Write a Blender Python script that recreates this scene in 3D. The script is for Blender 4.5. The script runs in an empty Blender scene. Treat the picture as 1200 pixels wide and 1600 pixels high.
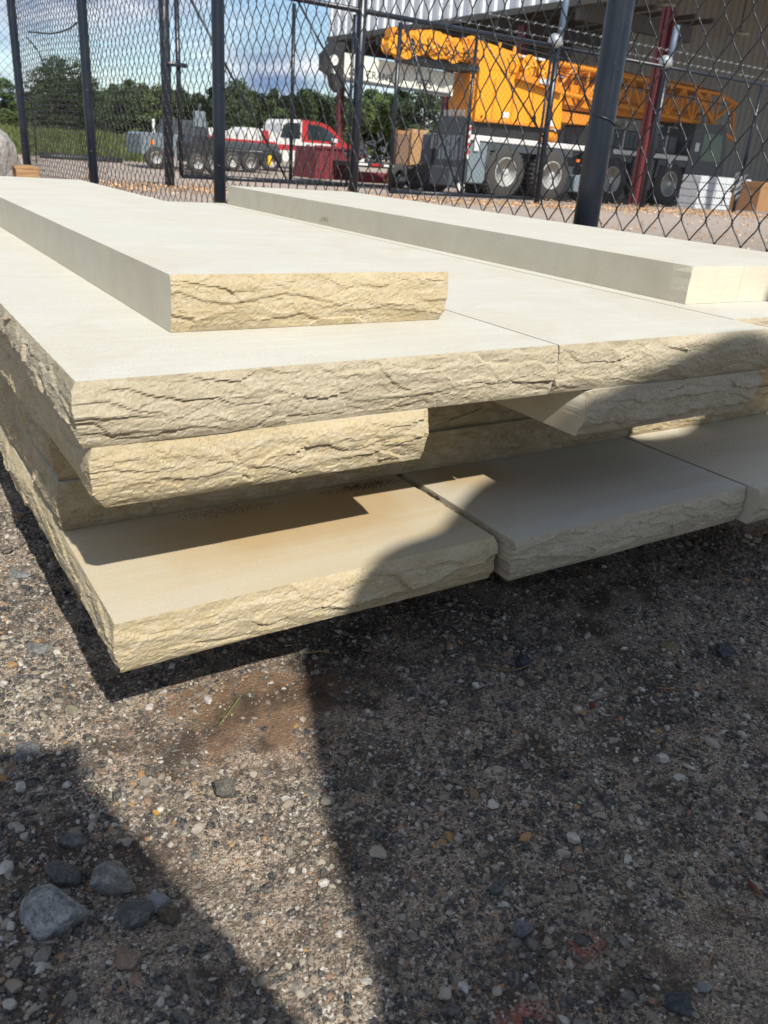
import bpy, bmesh, math, random
import numpy as np
from mathutils import Vector, Matrix, noise
SC = bpy.context.scene
COL = SC.collection
rnd = random.Random(7)
R = math.radians

# ------------------------------------------------------------------ camera, sky, sun, exposure
U_ = 0.05                                   # thickness of one slab, metres
ZC = 0.515                                  # lens height above the ground
FPX, PITCH, ROLL, YAW = 1250.777, 0.4153389, 0.0761639, 0.5948697
_cy, _sy = math.cos(YAW), math.sin(YAW)
CF = Vector((_sy*math.cos(PITCH), _cy*math.cos(PITCH), -math.sin(PITCH)))
_r0 = Vector((_cy, -_sy, 0)); _u0 = _r0.cross(CF)
CR = _r0*math.cos(ROLL) + _u0*math.sin(ROLL); CU = CR.cross(CF)
CPOS = Vector((0, 0, ZC))
cd = bpy.data.cameras.new('camera'); cam = bpy.data.objects.new('camera', cd); COL.objects.link(cam)
m3 = Matrix((CR, CU, -CF)).transposed()
cam.matrix_world = Matrix.Translation(CPOS) @ m3.to_4x4()
cd.sensor_fit = 'VERTICAL'; cd.sensor_height = 24.0; cd.sensor_width = 18.0
cd.lens = FPX/1600*24.0
cd.clip_start = 0.02; cd.clip_end = 3000
cd.dof.use_dof = True; cd.dof.focus_distance = 0.85; cd.dof.aperture_fstop = cd.lens/1.8
SC.camera = cam

SUN = Vector((-0.13, -1.0, 1.0)).normalized()      # towards the sun
w = bpy.data.worlds.new('World'); SC.world = w; w.use_nodes = True
nt = w.node_tree; nt.nodes.clear()
out = nt.nodes.new('ShaderNodeOutputWorld'); bg = nt.nodes.new('ShaderNodeBackground')
sky = nt.nodes.new('ShaderNodeTexSky'); sky.sky_type = 'NISHITA'; sky.sun_disc = False
sky.sun_elevation = math.asin(SUN.z); sky.sun_rotation = math.atan2(SUN.x, SUN.y) % (2*math.pi)
sky.air_density = 1.0; sky.dust_density = 0.1; sky.ozone_density = 3.0
bg.inputs['Strength'].default_value = 0.08
tc = nt.nodes.new('ShaderNodeTexCoord'); mp = nt.nodes.new('ShaderNodeMapping'); mp.inputs['Scale'].default_value = (1, 1, 2.6)
mp.inputs['Location'].default_value = (0.35, 0.1, 0.2)
n1 = nt.nodes.new('ShaderNodeTexNoise'); n1.inputs['Scale'].default_value = 3.1; n1.inputs['Detail'].default_value = 9; n1.inputs['Roughness'].default_value = 0.58
cr = nt.nodes.new('ShaderNodeValToRGB'); cr.color_ramp.elements[0].position = 0.46; cr.color_ramp.elements[1].position = 0.60
n2 = nt.nodes.new('ShaderNodeTexNoise'); n2.inputs['Scale'].default_value = 7; n2.inputs['Detail'].default_value = 6
cc = nt.nodes.new('ShaderNodeValToRGB'); cc.color_ramp.elements[0].position = 0.35; cc.color_ramp.elements[1].position = 0.6
cc.color_ramp.elements[0].color = (2.0, 3.0, 4.9, 1); cc.color_ramp.elements[1].color = (10.8, 11.0, 11.2, 1)
mx = nt.nodes.new('ShaderNodeMix'); mx.data_type = 'RGBA'
L = nt.links.new
L(tc.outputs['Generated'], mp.inputs['Vector']); L(mp.outputs[0], n1.inputs['Vector']); L(mp.outputs[0], n2.inputs['Vector'])
L(n1.outputs['Fac'], cr.inputs[0]); L(n2.outputs['Fac'], cc.inputs[0])
L(cr.outputs[0], mx.inputs[0]); L(sky.outputs[0], mx.inputs[6]); L(cc.outputs[0], mx.inputs[7])
L(mx.outputs[2], bg.inputs['Color']); L(bg.outputs[0], out.inputs['Surface'])
sd = bpy.data.lights.new('sun', 'SUN'); sd.energy = 4.3; sd.angle = R(0.75); sd.color = (1.0, 0.95, 0.86)
so = bpy.data.objects.new('sun', sd); COL.objects.link(so)
so.rotation_euler = (-SUN).to_track_quat('-Z', 'Y').to_euler(); so.location = (0, -5, 10)
SC.view_settings.view_transform = 'Standard'; SC.view_settings.look = 'None'
SC.view_settings.exposure = 0.6; SC.view_settings.gamma = 1.0; SC.view_settings.use_curve_mapping = False
SC.cycles.max_bounces = 6; SC.cycles.diffuse_bounces = 3; SC.cycles.glossy_bounces = 2
SC.cycles.transparent_max_bounces = 8

# ------------------------------------------------------------------ helpers
def ray(px, py): return CR*((px-600)/FPX) - CU*((py-800)/FPX) + CF
def aty(px, py, Y):
    r = ray(px, py); return CPOS + r*(Y/r.y)
def atz(px, py, z):
    r = ray(px, py); return CPOS + r*((z-ZC)/r.z)

def link(o): COL.objects.link(o); return o
def tag(o, label=None, cat=None, group=None, kind=None):
    if label: o['label'] = label
    if cat: o['category'] = cat
    if group: o['group'] = group
    if kind: o['kind'] = kind
    return o
def empty(name, loc=(0, 0, 0), rz=0, label=None, cat=None, group=None):
    o = link(bpy.data.objects.new(name, None)); o.location = loc; o.rotation_euler = (0, 0, rz)
    o.empty_display_size = 0.1
    return tag(o, label, cat, group)
def mesh_obj(name, verts, faces, mat, parent=None, smooth=False, loc=None):
    me = bpy.data.meshes.new(name); me.from_pydata([tuple(v) for v in verts], [], faces)
    mats = mat if isinstance(mat, (list, tuple)) else [mat]
    for m in mats: me.materials.append(m)
    if smooth: me.polygons.foreach_set('use_smooth', [True]*len(me.polygons))
    o = link(bpy.data.objects.new(name, me))
    if parent: o.parent = parent
    if loc: o.location = loc
    return o
class MB:
    """collects boxes, tubes and prisms into one mesh"""
    def __init__(s): s.v = []; s.f = []
    def add(s, v, f):
        b = len(s.v); s.v += [tuple(q) for q in v]; s.f += [tuple(i+b for i in q) for q in f]; return s
    def box(s, x0, x1, y0, y1, z0, z1, bev=0.0):
        if bev > 0:
            v = []
            for z, e in ((z0, bev), (z0+bev, 0), (z1-bev, 0), (z1, bev)):
                for (x, y, sx, sy_) in ((x0, y0, 1, 1), (x1, y0, -1, 1), (x1, y1, -1, -1), (x0, y1, 1, -1)):
                    v.append((x+sx*(e+bev*0.5), y+sy_*e, z)); v.append((x+sx*e, y+sy_*(e+bev*0.5), z))
            # order ring points consistently
            ring = []
            for k in range(4):
                b = v[k*8:(k+1)*8]
                ring += [b[1], b[0], b[2], b[3], b[5], b[4], b[6], b[7]]
            f = [tuple(range(7, -1, -1)), tuple(range(24, 32))]
            for k in range(3):
                for i in range(8):
                    j = (i+1) % 8; f.append((k*8+i, k*8+j, k*8+8+j, k*8+8+i))
            return s.add(ring, f)
        v = [(x0, y0, z0), (x1, y0, z0), (x1, y1, z0), (x0, y1, z0), (x0, y0, z1), (x1, y0, z1), (x1, y1, z1), (x0, y1, z1)]
        return s.add(v, [(3, 2, 1, 0), (4, 5, 6, 7), (0, 1, 5, 4), (1, 2, 6, 5), (2, 3, 7, 6), (3, 0, 4, 7)])
    def tube(s, pts, r, n=8, cap=True):
        P = [Vector(p) for p in pts]; rs = r if isinstance(r, (list, tuple)) else [r]*len(P)
        v = []; f = []
        t0 = (P[1]-P[0]).normalized(); a = t0.orthogonal().normalized()
        for i, p in enumerate(P):
            t = (P[min(i+1, len(P)-1)]-P[max(i-1, 0)]).normalized()
            a = (a - t*a.dot(t)); a = a.normalized() if a.length > 1e-6 else t.orthogonal().normalized()
            b = t.cross(a)
            for k in range(n):
                an = 2*math.pi*k/n; v.append(p + (a*math.cos(an)+b*math.sin(an))*rs[i])
        for i in range(len(P)-1):
            for k in range(n):
                k2 = (k+1) % n; f.append((i*n+k, i*n+k2, (i+1)*n+k2, (i+1)*n+k))
        if cap: f.append(tuple(range(n-1, -1, -1))); f.append(tuple(range((len(P)-1)*n, len(P)*n)))
        return s.add(v, f)
    def prism(s, poly, y0, y1):
        """poly in (x,z), extruded along y"""
        n = len(poly)
        v = [(x, y0, z) for x, z in poly] + [(x, y1, z) for x, z in poly]
        f = [tuple(range(n)), tuple(range(2*n-1, n-1, -1))] + [(i, i+n, (i+1) % n+n, (i+1) % n) for i in range(n)]
        return s.add(v, f)
    def lathe(s, prof, axis='y', c=(0, 0, 0), n=24, cap=True):
        """prof: list of (r, t) along axis"""
        v = []; f = []
        for r_, t in prof:
            for k in range(n):
                a = 2*math.pi*k/n; p = (r_*math.cos(a), r_*math.sin(a))
                q = {'y': (p[0], t, p[1]), 'z': (p[0], p[1], t), 'x': (t, p[0], p[1])}[axis]
                v.append((q[0]+c[0], q[1]+c[1], q[2]+c[2]))
        m = len(prof)
        for i in range(m-1):
            for k in range(n):
                k2 = (k+1) % n; f.append((i*n+k, i*n+k2, (i+1)*n+k2, (i+1)*n+k))
        if cap: f.append(tuple(range(n-1, -1, -1))); f.append(tuple(range((m-1)*n, m*n)))
        return s.add(v, f)
    def build(s, name, mat, parent=None, smooth=False, loc=None):
        o = mesh_obj(name, s.v, s.f, mat, parent, smooth, loc)
        bm = bmesh.new(); bm.from_mesh(o.data); bmesh.ops.recalc_face_normals(bm, faces=bm.faces); bm.to_mesh(o.data); bm.free()
        return o

# ------------------------------------------------------------------ materials
class NT:
    def __init__(s, name):
        s.m = bpy.data.materials.new(name); s.m.use_nodes = True; s.t = s.m.node_tree
        s.b = s.t.nodes['Principled BSDF']
    def n(s, typ, **kw):
        nd = s.t.nodes.new('ShaderNode'+typ)
        for k, v in kw.items():
            if k in nd.inputs: nd.inputs[k].default_value = v
            else: setattr(nd, k, v)
        return nd
    def l(s, a, b): s.t.links.new(a, b)
    def obj(s): 
        if not hasattr(s, 'tc'): s.tc = s.n('TexCoord')
        return s.tc.outputs['Object']
    def map(s, scale=(1, 1, 1), loc=(0, 0, 0), src=None):
        m = s.n('Mapping'); m.inputs['Scale'].default_value = scale; m.inputs['Location'].default_value = loc
        s.l(src or s.obj(), m.inputs['Vector']); return m.outputs[0]
    def noise(s, scale, detail=4, rough=0.55, vec=None, out='Fac', dist=0.0):
        n = s.n('TexNoise'); n.inputs['Scale'].default_value = scale; n.inputs['Detail'].default_value = detail
        n.inputs['Roughness'].default_value = rough; n.inputs['Distortion'].default_value = dist
        s.l(vec or s.obj(), n.inputs['Vector']); return n.outputs[out]
    def vor(s, scale, out='Color', vec=None, feature='F1'):
        n = s.n('TexVoronoi'); n.feature = feature; n.inputs['Scale'].default_value = scale
        s.l(vec or s.obj(), n.inputs['Vector']); return n.outputs[out]
    def ramp(s, fac, stops, const=False):
        r = s.n('ValToRGB'); e = r.color_ramp.elements
        if const: r.color_ramp.interpolation = 'CONSTANT'
        while len(e) < len(stops): e.new(0.5)
        for i, (p, c) in enumerate(stops):
            e[i].position = p; e[i].color = (c, c, c, 1) if isinstance(c, (int, float)) else (*c, 1)
        s.l(fac, r.inputs[0]); return r.outputs[0]
    def mix(s, fac, a, b, mode='MIX'):
        m = s.n('Mix'); m.data_type = 'RGBA'; m.blend_type = mode
        for sock, val in ((m.inputs[0], fac), (m.inputs[6], a), (m.inputs[7], b)):
            if isinstance(val, bpy.types.NodeSocket): s.l(val, sock)
            elif isinstance(val, (int, float)): sock.default_value = val if sock == m.inputs[0] else (val, val, val, 1)
            else: sock.default_value = (*val, 1)
        return m.outputs[2]
    def math(s, op, a, b=None, clamp=False):
        m = s.n('Math'); m.operation = op; m.use_clamp = clamp
        for sock, val in ((m.inputs[0], a), (m.inputs[1], b)):
            if val is None: continue
            if isinstance(val, bpy.types.NodeSocket): s.l(val, sock)
            else: sock.default_value = val
        return m.outputs[0]
    def bump(s, h, strength=0.3, dist=0.001, nrm=None):
        b = s.n('Bump'); b.inputs['Strength'].default_value = strength; b.inputs['Distance'].default_value = dist
        s.l(h, b.inputs['Height'])
        if nrm: s.l(nrm, b.inputs['Normal'])
        return b.outputs[0]
    def done(s, color=None, rough=0.6, normal=None, metal=0.0, spec=0.4):
        if isinstance(color, bpy.types.NodeSocket): s.l(color, s.b.inputs['Base Color'])
        elif color is not None: s.b.inputs['Base Color'].default_value = (*color, 1)
        if isinstance(rough, bpy.types.NodeSocket): s.l(rough, s.b.inputs['Roughness'])
        else: s.b.inputs['Roughness'].default_value = rough
        if normal: s.l(normal, s.b.inputs['Normal'])
        s.b.inputs['Metallic'].default_value = metal; s.b.inputs['Specular IOR Level'].default_value = spec
        return s.m

def paint(name, col, rough=0.5, metal=0.0, dirt=0.35, spec=0.4, scale=4.0):
    t = NT(name); g = t.noise(scale, 6, 0.65)
    c = t.mix(t.ramp(g, [(0.38, 0.0), (0.72, dirt)]), col, tuple(0.55*q+0.035 for q in col))
    return t.done(c, rough, t.bump(t.noise(scale*20, 3), 0.15, 0.002), metal, spec)

def split_stone(name, c1=(0.47, 0.395, 0.265), c2=(0.36, 0.295, 0.19), grey=0.0):
    t = NT(name)
    a = t.noise(9, 6, 0.65); b = t.noise(330, 6, 0.8)
    c = t.mix(t.ramp(a, [(0.35, 0), (0.62, 1)]), c2, c1)
    c = t.mix(grey, c, (0.42, 0.385, 0.32))
    c = t.mix(t.ramp(t.noise(42, 6, 0.75, vec=t.map((1, 1, 2.2))), [(0.45, 0), (0.68, 0.6)]), c, (0.50, 0.455, 0.36))
    c = t.mix(t.ramp(b, [(0.34, 0.5), (0.5, 0)]), c, (0.23, 0.175, 0.105))
    c = t.mix(t.ramp(t.noise(700, 3, 0.8), [(0.56, 0), (0.7, 0.6)]), c, (0.66, 0.60, 0.47))
    bm_ = t.bump(t.noise(120, 6, 0.8), 0.3, 0.0012); bm_ = t.bump(b, 1.0, 0.0012, bm_); bm_ = t.bump(t.noise(900, 2, 0.8), 0.7, 0.0005, bm_)
    return t.done(c, 0.88, bm_, 0, 0.2)

def honed_stone(name, base=(0.52, 0.515, 0.455), tint=(0.505, 0.485, 0.41), stain=None, mud=None, streak=0.28):
    t = NT(name)
    st = t.noise(5.5, 6, 0.6, vec=t.map((0.35, 5, 5)))
    st2 = t.noise(30, 5, 0.65, vec=t.map((0.12, 4, 4), (3, 1, 0)))
    c = t.mix(t.ramp(st, [(0.35, 0), (0.7, 1)]), base, tint)
    c = t.mix(t.ramp(st2, [(0.48, 0), (0.66, streak)]), c, (0.63, 0.625, 0.58))
    c = t.mix(t.ramp(t.noise(3.2, 5, 0.6, vec=t.map((1, 1, 1), (7, 3, 1))), [(0.5, 0), (0.75, 0.45)]), c, (0.46, 0.45, 0.40))
    c = t.mix(t.ramp(t.noise(8, 7, 0.72, vec=t.map((1, 1, 1), (2, 9, 4)), dist=0.8), [(0.47, 0), (0.64, 0.5)]), c, (0.46, 0.415, 0.325))
    c = t.mix(t.ramp(t.noise(90, 5, 0.75, vec=t.map((0.3, 1.5, 1.5))), [(0.56, 0), (0.72, 0.25)]), c, (0.40, 0.375, 0.32))
    c = t.mix(t.ramp(t.noise(520, 3, 0.75), [(0.30, 0.6), (0.5, 0)]), c, (0.36, 0.315, 0.235))
    c = t.mix(t.ramp(t.noise(240, 4, 0.8, vec=t.map((1, 1, 1), (5, 5, 5))), [(0.70, 0), (0.76, 0.6)]), c, (0.22, 0.18, 0.13))
    c = t.mix(t.ramp(t.noise(45, 6, 0.7), [(0.66, 0), (0.78, 0.35)]), c, (0.42, 0.37, 0.27))
    if stain:                                   # rusty tan water stain, shape of its own
        (cx, cy, rx, ry, colr, amt) = stain
        m = t.map((1/rx, 1/ry, 0), (-cx/rx, -cy/ry, 0))
        ln = t.n('VectorMath', operation='LENGTH'); t.l(m, ln.inputs[0])
        d = t.math('ADD', ln.outputs['Value'], t.math('MULTIPLY', t.math('SUBTRACT', t.noise(9, 5), 0.5), 1.6))
        c = t.mix(t.math('MULTIPLY', t.ramp(d, [(0.35, 1), (1.1, 0)]), amt), c, colr)
    if mud:                                     # dark crumbs of dirt
        for (cx, cy, cz, rx, ry, rz, sc_, lo, hi, colr) in mud:
            m = t.map((1/rx, 1/ry, 1/rz), (-cx/rx, -cy/ry, -cz/rz))
            ln = t.n('VectorMath', operation='LENGTH'); t.l(m, ln.inputs[0])
            d = t.ramp(ln.outputs['Value'], [(0.2, 1), (1.0, 0)])
            k = t.math('ADD', t.noise(sc_, 5, 0.75), t.math('MULTIPLY', d, 0.22))
            c = t.mix(t.math('MULTIPLY', t.ramp(k, [(lo, 0), (hi, 1)]), t.ramp(d, [(0.0, 0), (0.08, 1)])), c, colr)
    return t.done(c, 0.72, t.bump(t.noise(420, 4, 0.7), 0.18, 0.0006), 0, 0.3)

M = {}
M['black_steel'] = NT('black_coated_steel').done((0.012, 0.016, 0.026), 0.38, None, 0, 0.5)
def post_mat():
    t = NT('black_coated_post'); c = t.mix(t.ramp(t.noise(9, 5, 0.7), [(0.5, 0), (0.75, 0.5)]), (0.006, 0.010, 0.019), (0.03, 0.033, 0.037))
    c = t.mix(t.ramp(t.noise(120, 4, 0.7), [(0.68, 0), (0.74, 0.6)]), c, (0.25, 0.24, 0.22))
    return t.done(c, 0.33, t.bump(t.noise(200, 2), 0.05, 0.0005), 0, 0.5)
M['post'] = post_mat()
M['wire'] = NT('black_coated_wire').done((0.018, 0.019, 0.022), 0.36, None, 0.2, 0.6)
M['galv'] = paint('galvanised_steel', (0.42, 0.45, 0.46), 0.4, 0.6)
M['blue_steel'] = paint('dull_blue_grey_steel', (0.10, 0.14, 0.20), 0.5)
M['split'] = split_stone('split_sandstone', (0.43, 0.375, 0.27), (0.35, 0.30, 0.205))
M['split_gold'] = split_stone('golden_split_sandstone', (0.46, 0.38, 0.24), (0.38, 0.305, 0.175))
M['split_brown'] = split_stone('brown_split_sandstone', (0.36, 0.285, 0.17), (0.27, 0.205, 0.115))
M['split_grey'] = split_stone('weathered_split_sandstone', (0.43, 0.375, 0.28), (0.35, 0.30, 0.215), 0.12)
M['honed'] = honed_stone('honed_sandstone')
M['sawn'] = honed_stone('sawn_sandstone_edge', (0.56, 0.52, 0.42), (0.52, 0.475, 0.36), streak=0.2)
PAL = [(0.0, (0.014, 0.014, 0.015)), (0.24, (0.028, 0.028, 0.029)), (0.40, (0.065, 0.062, 0.058)), (0.50, (0.14, 0.125, 0.105)),
       (0.56, (0.22, 0.19, 0.155)), (0.66, (0.33, 0.265, 0.195)), (0.76, (0.45, 0.39, 0.31)), (0.89, (0.66, 0.62, 0.55)), (0.955, (0.30, 0.16, 0.09)), (0.98, (0.50, 0.26, 0.08))]
def pebble_mat(name, pal, speck=0.5, rnd_src=True, col=None):
    t = NT(name)
    oi = t.n('ObjectInfo')
    c = t.ramp(oi.outputs['Random'], pal, True) if col is None else t.mix(0.0, col, col)
    c = t.mix(t.ramp(t.noise(2.2, 5, 0.75, dist=0.4), [(0.42, 0), (0.62, speck)]), c, (0.32, 0.31, 0.29))
    c = t.mix(t.ramp(t.noise(6, 4, 0.8), [(0.3, speck), (0.5, 0)]), c, (0.04, 0.04, 0.045))
    c = t.mix(t.ramp(t.noise(1.4, 3), [(0.45, 0), (0.75, 0.5)]), c, (0.33, 0.255, 0.18))
    return t.done(c, 0.8, t.bump(t.noise(7, 5, 0.8), 0.5, 0.15), 0, 0.3)
M['pebble'] = pebble_mat('gravel_stone', PAL, 0.5)

def ground_mat():
    t = NT('sandy_gravel_ground')
    v1 = t.vor(420, 'Color'); v2 = t.vor(1100, 'Color'); h1 = t.vor(420, 'Distance')
    sep = t.n('SeparateColor'); t.l(v1, sep.inputs[0]); sep2 = t.n('SeparateColor'); t.l(v2, sep2.inputs[0])
    sand = t.ramp(sep2.outputs[0], [(0.0, (0.038, 0.028, 0.021)), (0.25, (0.175, 0.128, 0.090)), (0.65, (0.38, 0.29, 0.205)), (1.0, (0.62, 0.53, 0.42))])
    grit = t.ramp(sep.outputs[0], [(0, (0.02, 0.02, 0.022)), (0.28, (0.07, 0.066, 0.062)), (0.5, (0.20, 0.17, 0.14)), (0.75, (0.36, 0.31, 0.25)), (0.92, (0.6, 0.57, 0.52))], True)
    c = t.mix(t.ramp(t.noise(26, 5, 0.6), [(0.4, 0.15), (0.62, 0.8)]), sand, grit)
    damp = t.ramp(t.noise(3.0, 5, 0.6), [(0.42, 0), (0.62, 0.8)])
    c = t.mix(damp, c, (0.13, 0.085, 0.055), 'MIX') if False else t.mix(t.math('MULTIPLY', damp, 0.4), c, (0.12, 0.082, 0.056))
    # brown silty patch by the pile's corner and a smear of red clay
    for (cx, cy, rx, ry, colr, amt) in ((0.29, 0.61, 0.16, 0.10, (0.15, 0.09, 0.052), 0.85), (0.30, 0.225, 0.035, 0.02, (0.30, 0.075, 0.05), 0.6), (0.375, 0.245, 0.02, 0.012, (0.30, 0.075, 0.05), 0.5)):
        m = t.map((1/rx, 1/ry, 0), (-cx/rx, -cy/ry, 0))
        ln = t.n('VectorMath', operation='LENGTH'); t.l(m, ln.inputs[0])
        d = t.math('ADD', ln.outputs['Value'], t.math('MULTIPLY', t.math('SUBTRACT', t.noise(30, 5), 0.5), 1.8))
        c = t.mix(t.math('MULTIPLY', t.ramp(d, [(0.4, 1), (1.1, 0)]), amt), c, colr)
    # far yard: paler pinkish gravel
    sx = t.n('SeparateXYZ'); t.l(t.obj(), sx.inputs[0])
    far = t.ramp(t.math('DIVIDE', sx.outputs['Y'], 10.0), [(0.25, 0), (0.6, 1)])
    fc = t.mix(t.ramp(t.noise(60, 6, 0.7), [(0.35, 0), (0.65, 1)]), (0.20, 0.155, 0.13), (0.46, 0.40, 0.35))
    fc = t.mix(t.ramp(t.noise(0.6, 5), [(0.4, 0), (0.65, 0.6)]), fc, (0.33, 0.27, 0.22))
    c = t.mix(t.math('MULTIPLY', t.ramp(t.noise(11, 6, 0.65, vec=t.map((1, 1, 1), (4, 1, 0))), [(0.50, 0), (0.60, 0.85)]), 1.0), c, (0.055, 0.040, 0.030))
    c = t.mix(far, c, fc)
    b = t.bump(h1, 0.7, 0.0016); b = t.bump(t.noise(900, 3, 0.8), 0.6, 0.0008, b)
    return t.done(c, 0.9, b, 0, 0.2)
M['ground'] = ground_mat()

# ------------------------------------------------------------------ ground
def sstep(a, b, x):
    t = min(1, max(0, (x-a)/(b-a))); return t*t*(3-2*t)
def gz(x, y):
    z = 0.14*sstep(3.0, 7.0, y) - 0.46*sstep(8.2, 15.0, y)
    z -= 0.06*sstep(14, 26, x)
    z += 0.55*sstep(30.5, 37, y)*(1-sstep(9.5, 14, x-(y-31)*0.12))
    z += 0.5*sstep(45, 80, y)
    return z
def gnear(x, y):
    if abs(x) > 3 or y > 4 or y < -2: return 0.0
    n = noise.noise(Vector((x*7, y*7, 0)))*0.009 + noise.noise(Vector((x*28, y*28, 3)))*0.0045 + noise.noise(Vector((x*80, y*80, 5)))*0.002
    return n
def axis(lo, hi, dense_lo, dense_hi, step, grow=1.18):
    a = list(np.arange(dense_lo, dense_hi+step*0.5, step)); s = step; x = dense_hi
    while x < hi: s *= grow; x = min(x+s, hi); a.append(x)
    s = step; x = dense_lo
    while x > lo: s *= grow; x = max(x-s, lo); a.insert(0, x)
    return a
xs = axis(-1500, 1500, -0.5, 1.7, 0.009, 1.16); ys = axis(-400, 2500, 0.1, 2.2, 0.009, 1.13)
gv = [(x, y, gz(x, y)+gnear(x, y)) for y in ys for x in xs]
nx = len(xs); gf = [(j*nx+i, j*nx+i+1, (j+1)*nx+i+1, (j+1)*nx+i) for j in range(len(ys)-1) for i in range(nx-1)]
ground = mesh_obj('ground', gv, gf, M['ground'], smooth=True); tag(ground, kind='structure')

# ------------------------------------------------------------------ stone slabs
def ridge_face(seed, length, t, amp=0.0065, n_ridge=4):
    """outward relief of a rock-pitched face: bulge, overhanging ledges, shell-like scallops, grain; d(u, v): u metres along, v 0 bottom..1 top"""
    rr = random.Random(seed); o = rr.uniform(0, 90)
    ridges = []
    for c0, am, a in ((0.50, 0.26, 1.0), (0.22, 0.16, 0.7), (0.38, 0.26, 0.35), (0.76, 0.12, 0.2)):
        ridges.append((c0+rr.uniform(-.06, .06), am, rr.uniform(5, 8), rr.uniform(0, 90), a*rr.uniform(0.85, 1.2), rr.uniform(4, 8), rr.uniform(0, 90)))
    def facet(U, Z, k):
        dd, pp = noise.voronoi(Vector((U, Z, k)))
        p0 = pp[0]; g = noise.cell_vector(p0*7.31+Vector((k, 3, 1)))
        return (g.x-0.5)*(U-p0.x)*1.6 + (g.y-0.5)*(Z-p0.y)*1.6 + (g.z-0.5)*0.75
    def d(u, v):
        z = v*t; top = min(1, (1-v)*7); edge = top*min(1, v*7+0.15)
        b = amp*0.55*(1-abs(2*v-1.0)**2.6)
        b += noise.noise(Vector((u*5+o, z*10, 1.7)))*0.004*top
        wu = u+0.012*noise.noise(Vector((u*22, z*30, 1+o))); wz = z+0.006*noise.noise(Vector((u*30, z*40, 5+o)))
        for (c0, am, fq, ph, a, aq, ph2) in ridges:
            q = noise.noise(Vector((u*fq+ph, 0.3, ph)))
            lv = c0 + am*(0.55-abs(q)*2.6) + 0.06*noise.noise(Vector((u*27+ph, 1.3, ph))) + 0.04*noise.noise(Vector((u*85, ph, 2)))
            A = min(1.1, max(0.0, noise.noise(Vector((u*aq+ph2, ph, 0.5)))*3.2+0.2))
            h = v-lv
            if h >= 0: b += a*A*amp*0.50*math.exp(-h*4.2)*edge*min(1, 0.35+h*16)
            else: b -= a*A*amp*0.08*math.exp(h*3)
        b += facet(wu*17+o, wz*66+wu*6, 3.0)*0.0033*edge
        b += facet(wu*60+o, wz*170+wu*18, 8.0)*0.0011*edge
        b += facet(wu*190+o, wz*380, 5.0)*0.00055*edge
        b += (noise.noise(Vector((u*260+o, z*330, 5.1)))*0.0004)*min(1, (1-v)*8+0.2)
        return b - amp*0.45*(1-v)**4
    return d
def sawn_face(seed, *_):
    return lambda u, v: 0.0003*noise.noise(Vector((u*9, v*2, seed)))
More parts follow.
